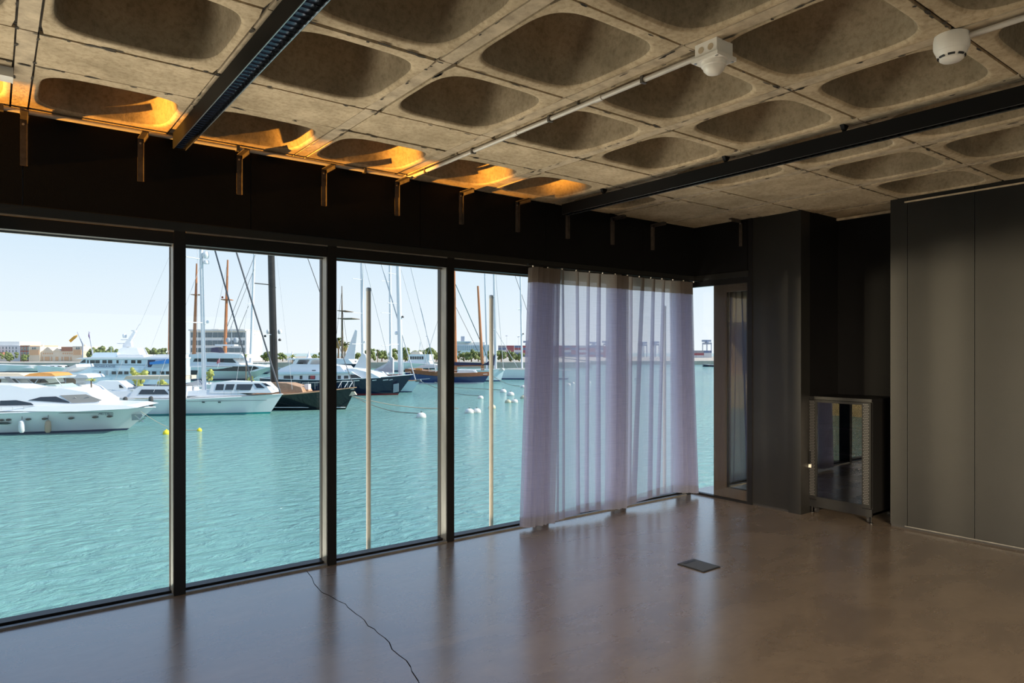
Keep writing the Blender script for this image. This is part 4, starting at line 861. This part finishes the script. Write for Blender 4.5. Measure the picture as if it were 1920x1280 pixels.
# ---- 10 white yacht right of the second post
b = Boat('sailing_yacht', 'white sailing yacht just left of the curtain, dark antifouling line', 985, 710.5)
b.hull(935, 1065, (1072, 694), 2.0, 5.0, 'gel', 'bluehull', 0.22, 'cream', 0.0)
b.block('coachroof', [(945, 699), (1000, 699), (994, 690), (950, 691)], 1.4, 'cream', 0.2); m13 = b.pole('mast', (979, 697), (974, 420), 0.20, 0.14, 'alu', n=10)
b.spreader(977, 630, 2.2, 'alu', m13); b.spreader(976, 580, 2.0, 'alu', m13); b.dome(981, 626, 1.6, 'fender', m13, 0.5, 'radar_scanner'); b.wire((998, 610), (960, 500), 'wire', 0.9); b.wire((973, 693), (930, 620), 'lightwire', 1.0)
b = Boat('sailing_yacht', 'white sailing yacht with a bow anchor beside the second pale post', 938, 714.5)
b.hull(860, 939, (946, 691), 2.2, 4.8, 'paleblue', 'bluehull', 0.22, 'gel', 0.1)
m14 = b.pole('mast', (929, 693), (925, 400), 0.27, 0.2, 'alu', n=10); b.spreader(928, 618, 2.2, 'alu', m14); b.spreader(927, 556, 2.0, 'alu', m14)
m15 = b.pole('mizzen_mast', (913, 693), (907, 420), 0.16, 0.11, 'alu'); b.block('bow_anchor', [(936, 713), (939, 713), (937, 696), (934, 697)], 0.12, 'alu', 0); b.block('coachroof', [(925, 696), (945, 694), (942, 690), (928, 691)], 0.8, 'cream', 0)
b.wire((944, 691), (926, 470), 'lightwire', 1.0, name='forestay')
# ---- 11 superyacht behind the white sailing yacht
b = Boat('superyacht', 'white superyacht with dark window bands behind the tall white mast', 470, 712)
b.hull(330, 470, (520, 686), 2.6, 8.0, 'gel', 'antifoul', 0.3, 'gel', 0.0)
k1 = b.block('main_deck', [(330, 696), (480, 696), (505, 688), (470, 684), (330, 684)], 3.6, 'gel', 0); b.win([(386, 695), (468, 696), (486, 690), (478, 686.5), (386, 686.5)], k1, m='darkspar', name='window_band'); b.win([(350, 703), (368, 703), (372, 694), (350, 694)], k1, m='darkspar', name='side_opening')
k2 = b.block('upper_deck', [(340, 684), (455, 684), (438, 671), (340, 671)], 3.2, 'gel', 0); b.win([(362, 678), (377, 678), (377, 672), (365, 672)], k2); b.win([(388, 678), (443, 680), (436, 672), (388, 672)], k2, name='window_band')
b.block('deck_roof', [(348, 671), (462, 671), (455, 664), (400, 661), (352, 665)], 3.5, 'gel', 0); b.block('tender', [(396, 660), (414, 661), (408, 650.5), (397, 652)], 1.2, 'navycover', 0.1); b.block('mast_platform', [(404, 648), (440, 648.5), (440, 645.5), (404, 645.5)], 1.2, 'alu', 0)
b.dome(428, 637, 4.2, 'paint_grey'); b.dome(442.5, 637, 4.4, 'paint_grey'); b.pole('signal_mast', (434, 650), (434.5, 611), 0.12, 0.05, 'paint_grey')
MB().slab(b.poly([(406, 682), (412, 680), (412, 671), (408, 675)], -4.2), -4.2, -4.15).build('ensign', 'flagpink', b.o); b.wire((408, 690), (412, 670), 'alu', 0.8, -4.2, -4.2, 'flagstaff')
b.wire((466, 706), (475, 684), 'alu', 0.8, -3.9, -3.9, 'stanchion'); b.rail(455, 512, (688, 686), (680, 679), 6, 'alu')
# ---- classic two-master behind it
b = Boat('ketch', 'classic two-masted ketch with orange-brown masts behind the superyacht', 460, 707)
b.hull(340, 470, (490, 692), 2.4, 6, 'gel', 'antifoul', 0.3); 
for p0, p1, s_ in (((363, 690), (369, 494), 'mizzen_mast'), ((421, 690), (427, 487), 'main_mast')): b.pole(s_, p0, p1, 0.44, 0.17, 'spar', n=10)
b.dome(417, 557, 1.8, 'terracotta', name='radar_dome'); b.block('crosstrees', [(415, 562), (431, 562), (431, 560.5), (415, 560.5)], 1.2, 'spar', 0); b.block('crosstrees', [(358, 552.5), (376, 552.5), (376, 551.5), (358, 551.5)], 1.2, 'spar', 0)
b.wire((478, 478), (412, 648), 'wire', 0.9); b.wire((476, 505), (412, 665), 'wire', 0.8); b.wire((426, 495), (396, 640), 'lightwire', 0.5); b.wire((466, 573), (447, 620), 'wire', 0.9)
b = Boat('sailing_yacht', 'far sailing yacht with a pale mast in front of the glass-fronted building', 500, 700.5)
b.hull(400, 500, (530, 690), 2.4, 5, 'gel', 'antifoul', 0.3); b.pole('mast', (470, 690), (477, 473), 0.42, 0.26, 'alu', n=10); b.block('coachroof', [(440, 690), (515, 690), (500, 683), (450, 682)], 1.4, 'gel', 0.1)
b.spreader(474, 570, 2.6, 'alu', b.o)
# ---- far motor yacht, tall ship mast
b = Boat('far_motor_yacht', 'far white motor yacht with stacked decks and cream funnel', 800, 696)
b.hull(735, 800, (828, 683), 2.8, 8, 'gel', 'antifoul', 0.3)
y1 = b.block('main_deck', [(745, 691), (825, 691), (818, 683), (745, 683)], 3, 'gel', 0); b.win([(756, 687), (778, 687), (778, 684.5), (756, 684.5)], y1, name='window_band'); b.win([(790, 693), (818, 692), (815, 690), (791, 690)], b.ho, lambda z: 4.0, name='window_band')
y2 = b.block('upper_deck', [(762, 683), (808, 682), (804, 675), (766, 675)], 2.6, 'gel', 0)
for q in range(6): b.win([(769+4.3*q, 673.5), (772.4+4.3*q, 673.5), (772.4+4.3*q, 668), (769+4.3*q, 668)], y2, lambda z: 2.62)
b.block('bridge', [(766, 675), (806, 675), (806, 664), (768, 664)], 2.6, 'gel', 0); b.block('funnel', [(770, 664), (789, 664), (786, 659), (774, 658.5)], 1.6, 'stucco', 0.2); b.wire((785, 664), (788, 640), 'alu', 0.9, name='mast'); b.wire((792, 664), (788, 640), 'alu', 0.9, name='mast_leg')
b = Boat('tall_ship', 'old sailing ship with a brown topmast and yards beside the palms', 645, 700)
b.hull(560, 660, (680, 688), 2.5, 7, 'gel', 'antifoul', 0.3); tm = b.pole('mast', (642, 690), (641, 536), 0.40, 0.10, 'trunk', n=8); b.block('yard', [(634, 583), (650, 583), (650, 582), (634, 582)], 3, 'trunk', 0); b.block('yard', [(634, 597.5), (662, 597), (662, 596), (634, 596.5)], 3, 'trunk', 0)
b.wire((641, 545), (628, 650), 'wire', 0.6); b.wire((642, 580), (652, 650), 'wire', 0.6)
# ---- distant dinghy by the end window
b = Boat('workboat', 'small dark workboat far off in the narrow window', 1330, 687); b.hull(1318, 1345, (1350, 684.5), 0.9, 3.0, 'navy', 'navy', 0.1); b.block('wheelhouse', [(1322, 685), (1332, 685), (1330, 682.8), (1324, 682.8)], 0.8, 'gel', 0)

# ---- mooring ropes and buoys
def rope(a, b_, label, za=0.0, sag=0.5, r=0.035):
    A = at(*a[:2]) if len(a) == 2 else far(a[0], a[2], zat(a[1], a[2])); B = at(*b_); pts = []
    for i in range(13):
        t = i/12; p = A.lerp(B, t); p.z = max(p.z-sag*math.sin(math.pi*t), WZ+0.03); pts.append(p)
    c = pts[0].copy(); MB().tube([p-c for p in pts], r, 5).build('mooring_rope', 'rope', None, loc=c, label=label, cat='rope', group='mooring ropes')
rope((264, 771, 47.6), (378, 807), 'thin mooring rope from the large motor yacht to the small yellow float', r=0.02)
rope((653, 738, 65.6), (790, 775.5), 'pale mooring rope from the black yacht bow to the nearest white buoy', r=0.045)
rope((632, 735, 66.2), (860, 766), 'lower mooring rope passing in front of the navy hull', r=0.045)
rope((788, 714, 92), (901, 742), 'mooring rope from the white bow to the small round buoy', r=0.04)
rope((815, 716, 108), (942, 731), 'mooring rope from the schooner to the two upper buoys', r=0.04)
rope((918, 700, 121), (975, 724), 'mooring rope from the schooner bow to the farthest buoy', r=0.04)
bu = [(790, 777.5, 9.2, 'buoy', 'large white mooring buoy alone in the third pane, nearest the window'), (880, 769.5, 8.5, 'buoy', 'white buoy touching its twin, left of the pair'), (894, 769, 8, 'buoy', 'white buoy touching its twin, right of the pair'),
      (901, 744, 5.5, 'buoy', 'small round white buoy above the touching pair'), (922.5, 761.5, 7, 'buoyo', 'algae-stained buoy partly behind the second pale post'), (943.5, 732, 6.2, 'buoy', 'white buoy at the end of two dark ropes'),
      (957.5, 737.5, 6.8, 'buoy', 'white buoy just below and right of the roped one'), (952.5, 751.5, 6, 'buoyo', 'brownish half-sunk buoy beside a white one'), (965, 751, 6.3, 'buoy', 'white buoy beside the brownish half-sunk one'),
      (981, 743.5, 5.6, 'buoyo', 'yellowish flat-topped buoy at the curtain edge'), (981, 724, 5, 'buoy', 'white buoy farthest off at the curtain edge'), (1066, 720, 4.5, 'buoy', 'white buoy seen through the left curtain, larger of two'),
      (1074, 717.5, 3.5, 'buoy', 'white buoy seen through the left curtain, smaller of two'), (1105, 716, 3.2, 'buoy', 'lone white buoy through the middle of the left curtain'), (1140, 695.5, 3.2, 'buoy', 'far white float through the left curtain near the quay'),
      (1177, 711, 3.4, 'buoy', 'white buoy through the right curtain at its left edge'), (1193, 709, 3.2, 'buoy', 'white buoy through the right curtain between folds')]
for px, py, r_, m_, lab in bu:
    p = at(px, py+r_*0.55); d = p.x*SN+p.y*CS; r = 1.02*r_*d/F
    t = thing('mooring_buoy', lab, 'buoy', p, random.uniform(-0.5, 0.5), 'mooring buoys')
    MB().lathe([(0.01, -r*0.6), (r*0.6, -r*0.5), (r*0.97, 0.0), (r, r*0.25), (r*0.86, r*0.68), (r*0.5, r*0.93), (r*0.14, r), (0.01, r)], n=16).build('float', m_, t, True)
    MB().lathe([(r*0.10, r*0.97), (r*0.10, r*1.15), (r*0.16, r*1.16), (r*0.16, r*1.22), (0.01, r*1.24)], n=8).build('eye', 'fender', t)
for px, py, r_, lab in ((312, 811, 6.5, 'yellow marker buoy beside the first mullion'), (374, 806, 4.5, 'small yellow float in the second pane')):
    p = at(px, py+r_*0.4); r = r_*(p.x*SN+p.y*CS)/F; t = thing('marker_buoy', lab, 'buoy', p, 0, 'yellow markers')
    MB().ball((0, 0, r*0.25), r, 14).build('float', 'yellow', t, True); MB().lathe([(r*0.2, r*1.15), (r*0.2, r*1.4), (0.01, r*1.45)], n=8).build('eye', 'yellow', t)

# ---- quays
def slab_px(name, label, x0, x1, d0, d1, depth_back, ztop, m, cat='quay'):
    a, b_ = far(x0, d0), far(x1, d1); dr_ = (b_-a); nrm = Vector((SN, CS, 0))*depth_back
    vs = [a, b_, b_+nrm, a+nrm]; o = a.copy()
    return MB().add([(v-o)[:2]+(-1.0,) for v in vs]+[(v-o)[:2]+(ztop,) for v in vs], [(3,2,1,0),(4,5,6,7),(0,1,5,4),(1,2,6,5),(2,3,7,6),(3,0,4,7)]).build(name, m, None, loc=o, label=label, cat=cat)
slab_px('quay', 'long stone quay across the basin behind the boats', -400, 1110, 215, 235, 330, 2.0, 'quay')
slab_px('breakwater', 'far container quay along the horizon on the right', 1111, 1700, 295, 300, 300, 1.6, 'quay')
slab_px('pontoon', 'pale concrete pontoon behind the moored motor yachts', -300, 345, 98, 72, 14, 0.7, 'whitewall', 'pontoon')
slab_px('planter_float', 'small float carrying the palm behind the large motor yacht', 140, 192, 53, 53, 1.6, 0.7, 'whitewall', 'pontoon')
slab_px('pontoon', 'short pontoon with palms between the sailing yachts', 352, 575, 101, 99, 7, 0.7, 'whitewall', 'pontoon')

# ---- vegetation
def blob(b_, c, r, n=1):
    for _ in range(n):
        k = random.uniform(0.6, 1.0); q = Vector((random.uniform(-1, 1), random.uniform(-1, 1), random.uniform(-0.6, 0.8)))*r*0.6
        s_ = MB().ball((0, 0, 0), r*k*0.62, 8); b_.add([(c[0]+q.x+v[0]*random.uniform(0.8, 1.2), c[1]+q.y+v[1]*random.uniform(0.8, 1.2), c[2]+q.z+v[2]*random.uniform(0.75, 1.25)) for v in s_.v], s_.f)
def tree(px, ytop, base, depth, wpx, label, m='leaf', group='trees on the far quay'):
    s_ = depth/F; ybot = HZ+(CH-WZ-base)/s_; t = thing('quay_tree', label, 'tree', far(px, depth, WZ+base), random.uniform(0, 3), group); h = (ybot-ytop)*s_; w_ = wpx*s_
    MB().tube([(0, 0, 0), (0, 0, h*0.6)], [w_*0.05, w_*0.03], 6).build('trunk', 'trunk', t); c = MB()
    for _ in range(16):
        a = random.uniform(0, 6.28); rr = random.uniform(0, w_*0.42); blob(c, (rr*math.cos(a), rr*math.sin(a), h*random.uniform(0.30, 0.86)), min(h*0.30, w_*0.34), 2)
    c.build('crown', m, t)
def palm_tree(px, ytop, base, depth, rpx, label, skirt=True, n=26, m='palm'):
    s_ = depth/F; ybot = HZ+(CH-WZ-base)/s_; t = thing('palm_tree', label, 'palm', far(px, depth, WZ+base), random.uniform(0, 6), 'palms'); h = (ybot-ytop)*s_-rpx*s_; r = rpx*s_
    MB().tube([(0, 0, 0), (r*0.06, 0, h*0.5), (0, 0, h)], [r*0.14, r*0.11, r*0.12], 8).build('trunk', 'trunk', t)
    if skirt: MB().lathe([(r*0.16, h-r*1.0), (r*0.38, h-r*0.6), (r*0.34, h), (r*0.1, h+r*0.1)], n=10).build('dry_skirt', 'palmdry', t, True)
    for k in range(n):
        a = 2*math.pi*k/n*2.4+random.uniform(-0.2, 0.2); up = random.uniform(0.05, 1.0); fr = MB(); pts = []
        for q in range(6):
            u = q/5; rad = r*u*(1.05-0.35*up*(1-u)); z = h+r*(up*1.05*u*(1.25-0.55*u)-0.55*u*u*(1-up*0.7)); pts.append(Vector((rad*math.cos(a), rad*math.sin(a), z)))
        side = Vector((-math.sin(a), math.cos(a), 0)); vs = []
        for q, p in enumerate(pts): w_ = r*0.13*math.sin(math.pi*(0.12+0.86*q/5)); vs += [p-side*w_-Vector((0, 0, w_*0.5)), p, p+side*w_-Vector((0, 0, w_*0.5))]
        fr.add(vs, [(3*q+e, 3*q+e+1, 3*q+e+4, 3*q+e+3) for q in range(5) for e in (0, 1)]); fr.build('frond', m, t)
palm_tree(634, 625, 2.0, 236, 14, 'taller palm beside the second mullion'); palm_tree(647, 635, 2.0, 233, 12, 'shorter palm right of the taller one')
palm_tree(171, 703, 0.7, 54, 11, 'small yellow-green palm on the pontoon in front of the ship', False, 16, 'leafy')
palm_tree(548, 660, 0.7, 104, 9, 'low palm behind the black mast', False, 16, 'leafy'); palm_tree(461, 660, 0.7, 104, 7, 'slim palm with dark trunk beside the furled forestay', False, 14, 'leafy')
palm_tree(708, 652, 2.0, 234, 6, 'small palm in the tree line right of the pale post', False); palm_tree(861, 655, 2.0, 236, 5, 'small palm at the left of the trees below the cruise ship', False)
for i, (px, yt, w_, lab) in enumerate([(172, 654, 14, 'dark tree right of the pink building'), (190, 652, 20, 'yellow-green tree behind the flagpole'), (207, 653, 20, 'round tree above the ship bridge'), (222, 655, 16, 'tree left of the ship funnel'), (272, 657, 14, 'small tree right of the ship funnel'),
        (290, 652, 22, 'wide tree left of the red-brown mast'), (308, 654, 18, 'tree just left of the first mullion'), (18, 660, 22, 'tree in front of the white building at far left'), (668, 662, 14, 'low tree right of the palms'), (694, 655, 16, 'tree right beside the pale post'),
        (716, 657, 20, 'round dark tree between two masts'), (738, 656, 14, 'tree behind the slim white mast'), (760, 653, 16, 'tree right of the thick white mast'), (776, 657, 18, 'tree behind the cream funnel'), (795, 656, 16, 'tree right of the cream funnel'), (808, 652, 14, 'tall tree left of the third mullion'), (818, 659, 14, 'low tree against the third mullion'),
        (870, 661, 20, 'bush below the cruise ship bow'), (884, 657, 20, 'tree below the cruise ship'), (897, 660, 16, 'tree left of the wooden mast'), (918, 660, 14, 'tree behind the second pale post'), (940, 657, 18, 'bright tree right of the second pale post'), (958, 659, 18, 'tree below the containers'), (974, 660, 14, 'tree right of the last white mast'), (45, 664, 10, 'small bush before the brick building'), (498, 660, 16, 'tree left of the black mast'), (530, 661, 16, 'tree right of the black mast'), (606, 660, 16, 'tree hidden beside the second mullion'), (590, 664, 14, 'low tree behind the navy yacht hardtop')]):
    tree(px, yt, 2.0, 240+7*(i % 3), w_*1.35, lab)
for px, yt, yb, d, w_, lab in ((160, 726, 0.7, 53.6, 26, 'yellow-green shrub at the foot of the small palm'), (262, 690, 0.7, 80, 30, 'bright leafy shrub under the white awning'), (306, 712, 0.7, 79, 20, 'low green hedge beside the pontoon'), (392, 692, 0.7, 103, 16, 'yellow-green shrub behind the white mast'), (470, 703, 0.7, 103, 10, 'small shrub by the slim palm')):
    tree(px, yt, yb, d, w_, lab, 'leafy', 'shrubs on the pontoons')

for px, lab in ((548, 'white peaked marquee right of the black mast'), (579, 'white peaked marquee left of the second mullion')):
    q = 232/F; t = thing('marquee', lab, 'tent', far(px, 232, WZ+2.0), -YAW, 'marquees'); MB().lathe([(9*q, 4.5*q), (8*q, 6*q), (4*q, 10*q), (1.2*q, 17*q), (0.3*q, 22*q)], n=8).build('canopy', 'gel', t)
    for a in range(4): MB().tube([(8*q*math.cos(a*1.571+0.78), 8*q*math.sin(a*1.571+0.78), 0), (8*q*math.cos(a*1.571+0.78), 8*q*math.sin(a*1.571+0.78), 5*q)], 0.12, 6).build('pole', 'alu', t)
# ---- buildings on the far quay
YQ = 0
def building(name, label, px0, px1, ytop, ybot, depth, m, back=20):
    global YQ
    s_ = depth/F; YQ = ybot = HZ+3.5/s_; p = far(px0, depth, WZ+2.0); t = thing(name, label, 'building', p, -YAW)
    W_ = (px1-px0)*s_; h = (ybot-ytop)*s_
    box(0, W_, 0, back, 0, h).build('wall', m, t); return t, s_
def bwin(t, s_, px0, x0, x1, y0, y1, ybot, m='bglass', name='window', out=0.08): return box((x0-px0)*s_, (x1-px0)*s_, -out, 0.3, (YQ-y1)*s_, (YQ-y0)*s_).build(name, m, t)
t, s_ = building('white_building', 'plain white building at the far left of the quay', -60, 38, 647.5, 682, 262, 'whitewall')
for r_ in range(2):
    for q in range(9): bwin(t, s_, -60, -20+6.2*q, -18.4+6.2*q, 650+6*r_, 654+6*r_, 682)
box((-40+60)*s_, (26+60)*s_, 3, 15, (YQ-647.5)*s_, (YQ-640)*s_).build('penthouse', 'whitewall', t); bwin(t, s_, -60, -60, 16, 660, 664.5, 682, 'rooftile', 'canopy', 3.0)
t, s_ = building('brick_building', 'dark red brick building with arched white windows', 38, 56, 648.5, 681, 256, 'terracotta', 16)
for r_, (ya, yb) in enumerate(((650.5, 653), (654, 657), (660, 664.5), (669, 674.5))):
    for q in range(3):
        f_ = bwin(t, s_, 38, 39.3+5.6*q, 43.5+5.6*q, ya-0.5, yb+0.3, 681, 'stucco', 'window_surround'); bwin(t, s_, 38, 40.3+5.6*q, 42.6+5.6*q, ya, yb, 681, out=0.16)
bwin(t, s_, 38, 37.5, 56.5, 666.3, 667.3, 681, 'stucco', 'string_course', 0.5); box(0, 18*s_, 0, 16, (YQ-648.5)*s_, (YQ-647)*s_).build('cornice', 'ochre', t)
t, s_ = building('harbour_palace', 'long cream and ochre palace with towers on the far quay', 56, 156, 658, 681, 252, 'stucco', 18)
for a, b_, yt in ((56, 77, 649), (138, 156, 649)):
    tw = box((a-56)*s_, (b_-56)*s_, -0.6, 14, 0, (YQ-yt)*s_).build('tower', 'stucco', t); box((a-54.5)*s_, (b_-57.5)*s_, -0.75, -0.5, (YQ-665)*s_, (YQ-655.5)*s_).build('ochre_panel', 'ochre', tw)
    for q in range(2): box((a+7-56+4.2*q)*s_, (a+9-56+4.2*q)*s_, -0.8, -0.4, (YQ-654.5)*s_, (YQ-651)*s_).build('window', 'bglass', tw)
    MB().lathe([(2.2*s_, (YQ-yt)*s_), (2.2*s_, (YQ-yt+2)*s_), (0.2*s_, (YQ-yt+4.5)*s_)], (((a+b_)/2-56)*s_, 4, 0), 8).build('lantern', 'stucco', tw)
for a, b_, pk in ((80, 100, 650), (100, 116, 652)): MB().slab([((a-56)*s_, (YQ-658)*s_), ((b_-56)*s_, (YQ-658)*s_), (((b_+a)/2+3-56)*s_, (YQ-pk-2)*s_), (((b_+a)/2-56)*s_, (YQ-pk)*s_), (((b_+a)/2-3-56)*s_, (YQ-pk-2)*s_)], -0.2, 8).build('gable', 'stucco', t)
box((116-56)*s_, (137-56)*s_, -0.3, 10, (YQ-658)*s_, (YQ-650)*s_).build('roof', 'rooftile', t)
for q in range(5):
    bwin(t, s_, 56, 80.5+4.1*q, 82.7+4.1*q, 661, 664, 681, 'ochre', 'window'); bwin(t, s_, 56, 117.5+4.1*q, 119.7+4.1*q, 661, 664, 681, 'ochre', 'window')
for a, b_ in ((79, 81), (84, 93), (96, 98), (104, 109.5), (115.5, 117.5), (120.5, 129), (132, 134)): bwin(t, s_, 56, a, b_, 668.5, 676, 681, 'ochre', 'arch_opening')
t, s_ = building('glass_office', 'white office block with bands of glass behind the masts', 356, 462, 618.5, 690, 255, 'whitewall', 16)
for ya, yb in ((623, 632.5), (638, 647), (652, 660)):
    for q in range(10):
        if q in (11,): continue
        bwin(t, s_, 356, 358+10.2*q, 367.4+10.2*q, ya, yb, 690, out=0.12)
box(0, 106*s_, -1.2, 16, (YQ-620)*s_, (YQ-617.5)*s_).build('roof', 'whitewall', t); box(32*s_, 45*s_, 4, 12, (YQ-617.5)*s_, (YQ-616)*s_).build('plant_room', 'stucco', t); box(70*s_, 92*s_, 4, 12, (YQ-617.5)*s_, (YQ-616)*s_).build('plant_room', 'stucco', t)
# cruise liner, containers, cranes, lamp posts
D_ = 640; s_ = D_/F; yb_ = HZ+5.5/s_
t = thing('cruise_ship', 'distant white cruise liner above the trees on the right', 'ship', far(853, D_, WZ), -YAW, 'ships')
def cb3(x0, x1, y0, y1, a, b_, name, m): return box((x0-853)*s_, (x1-853)*s_, a, b_, (yb_-y1)*s_, (yb_-y0)*s_).build(name, m, t)
cb3(845, 925, 646, yb_, 0, 30, 'hull', 'whitewall')
for r_ in range(3):
    for q in range(19): cb3(847+4*q, 849.6+4*q, 647.6+3.4*r_, 649.6+3.4*r_, -0.5, 0.5, 'balcony_window', 'hazygrey')
cb3(853, 909, 641.5, 646, 2, 26, 'upper_deck', 'whitewall'); cb3(856, 884, 639.5, 641.5, 0, 28, 'bridge', 'whitewall'); cb3(873, 881, 640.6, 643, -0.5, 3, 'window', 'hazygrey'); cb3(863, 870, 630, 639.5, 8, 16, 'funnel', 'hazygrey')
cols = ['cont_blue', 'cont_red', 'cont_grey', 'cont_blue', 'cont_white', 'cont_red']; cn = {'cont_blue': 'blue', 'cont_red': 'dark red', 'cont_grey': 'grey', 'cont_white': 'white'}
def container(px, py, w_, h, d, m, label):
    s_ = d/F; t = thing('shipping_container', label, 'container', far(px, d, zat(py, d)), -YAW, 'stacked shipping containers')
    box(0, w_*s_, 0, 2.5, 0, h*s_).build('body', m, t); r_ = MB()
    for q in range(7): r_.box((0.4+q*(w_-0.8)/7)*s_, (0.4+(q+0.5)*(w_-0.8)/7)*s_, -0.06, 0.0, 0.08*h*s_, 0.92*h*s_)
    r_.build('corrugation', m, t)
ordc = ['first', 'second', 'third', 'fourth', 'fifth', 'sixth', 'seventh', 'eighth', 'ninth', 'tenth', 'eleventh', 'twelfth', 'thirteenth', 'fourteenth']
for i in range(14):
    for j in range(5):
        m_ = cols[(i*7+j*5+i*j) % 6]; px = 934+15.2*i
        d_ = 480; b0 = HZ+(CH-WZ-(2.0 if px < 1120 else 1.6))*F/d_
        container(px, b0-4.3*j, 14.8, 4.25, d_, m_, '%s shipping container, %s tier up, %s stack right of the second post' % (cn[m_], ordc[j], ordc[i]))
for i, m_ in enumerate(['cont_white', 'cont_white', 'cont_white', 'cont_red', 'cont_red', 'cont_white', 'cont_grey', 'cont_grey', 'cont_blue']):
    d_ = 460; b0 = HZ+(CH-WZ-1.6)*F/d_
    container(1290+15*(i % 3), b0-4.5*(i//3), 14.6, 4.4, d_, m_, '%s shipping container in the narrow end window, %s tier, %s from its left' % (cn[m_], ordc[i//3], ordc[i % 3]))
def crane(px, ytop, ybot, d, label, w_=8):
    s_ = d/F; gz = 2.0 if px < 1111 else 1.6; ybot = HZ+(CH-WZ-gz)/s_; t = thing('harbour_crane', label, 'crane', far(px, d, WZ+gz), -YAW, 'harbour cranes'); h = (ybot-ytop)*s_; W_ = w_*s_
    for x in (0, W_):
        for y in (0, 12): box(x-0.5*s_, x+0.5*s_, y, y+1, 0, h*0.8).build('leg', 'hazygrey', t)
    box(-0.5*s_, W_+0.5*s_, 0, 13, h*0.72, h*0.82).build('portal_beam', 'hazygrey', t); box(-W_*0.6, W_*1.3, 4, 8, h*0.86, h*0.98).build('boom', 'hazygrey', t); box(W_*0.2, W_*0.6, 3, 9, h*0.82, h*0.95).build('machinery_house', 'hazygrey', t)
for px, yt, lab in ((986, 638, 'harbour crane at the left edge of the curtain'), (1112, 640, 'harbour crane through the left curtain'), (1136, 638, 'harbour crane left of the curtain join'), (1205, 640, 'harbour crane right of the curtain join'), (1228, 639, 'harbour crane through the right curtain'), (1326, 636, 'harbour crane in the narrow end window')):
    crane(px, yt, 680, 520, lab)
for px, yt, lab in ((801, 631, 'tall lamp mast left of the third mullion'), (950, 630, 'tall lamp mast above the containers'), (972, 632, 'tall lamp mast beside the last white mast')):
    s_ = 330/F; t = thing('lamp_mast', lab, 'lamp post', far(px, 330, WZ+2.0), 0, 'lamp masts on the quay'); yb_ = HZ+3.5/s_; MB().tube([(0, 0, 0), (0, 0, (yb_-yt)*s_)], [0.5*s_*0.5, 0.3*s_*0.5], 6).build('pole', 'hazygrey', t); MB().lathe([(2.2*s_, (yb_-yt)*s_), (2.2*s_, (yb_+0.8-yt)*s_), (0.4*s_, (yb_+1.4-yt)*s_)], n=10).build('lamp_head', 'hazygrey', t)
# flags
for px0, py0, px1, py1, m_, fl_, lab in ((155, 646, 145, 622, 'flagred', [(129, 638), (131, 642), (138, 637), (145, 632), (144, 627), (138, 630)], 'orange and yellow flag on a leaning staff'), (174, 666, 166.5, 621, 'flagpurple', [(165.5, 630), (167.5, 638), (170.5, 640), (168.5, 630), (167, 622), (166, 624)], 'furled purple flag on a leaning staff')):
    d = 236; fb_ = HZ+3.5*F/d; t = thing('flagpole', lab, 'flag', far(px0, d, WZ+2.0), -YAW, 'flags near the ship'); q = d/F
    MB().tube([(0, 0, 0), (0, 0, (fb_-py0)*q), ((px1-px0)*q, 0, (fb_-py1)*q)], [0.2, 0.18, 0.12], 6).build('staff', 'hazygrey', t)
    n_ = len(fl_); MB().add([((x-px0)*q, 0.5*math.sin(i*1.9), (fb_-y)*q) for i, (x, y) in enumerate(fl_)]+[((x-px0)*q, 0.5*math.sin(i*1.9)+0.04, (fb_-y)*q) for i, (x, y) in enumerate(fl_)], [tuple(range(n_)), tuple(range(2*n_-1, n_-1, -1))]+[(i, i+n_, (i+1) % n_+n_, (i+1) % n_) for i in range(n_)]).build('cloth', m_, t)

# ---- sunlit sandstone quay building on the left, outside the frame (seen in the cabinet and end glass)
t = thing('sandstone_arcade', 'golden sandstone arcade building reflected in the cabinet glass', 'building', (-46, -20, WZ), 0)
box(-14, 0, 0, 70, 0, 3.2).build('quay_wall', 'sandstone', t); 
for k in range(11):
    y0 = 1+6.2*k; box(-12, -2, y0, y0+1.6, 3.2, 8.5).build('pier', 'sandstone', t); box(-6, -5.5, y0+1.6, y0+6.2, 3.2, 8.5).build('shutter', 'brown', t)
    ar = [(y0+1.6, 8.5), (y0+1.6, 6.6)] + [(y0+3.9-2.3*math.cos(R(q)), 6.6+1.7*math.sin(R(q))) for q in range(0, 181, 20)] + [(y0+6.2, 8.5)]
    n_ = len(ar); MB().add([(-2, y, z) for y, z in ar]+[(-5, y, z) for y, z in ar], [tuple(range(n_)), tuple(range(2*n_-1, n_-1, -1))]+[(i, i+n_, (i+1) % n_+n_, (i+1) % n_) for i in range(n_)]).build('arch', 'sandstone', t)
box(-12, -1.6, 0, 70, 8.5, 12).build('upper_wall', 'sandstone', t); box(-12.4, -1.2, -0.4, 70.4, 12, 12.6).build('cornice', 'sandstone', t)
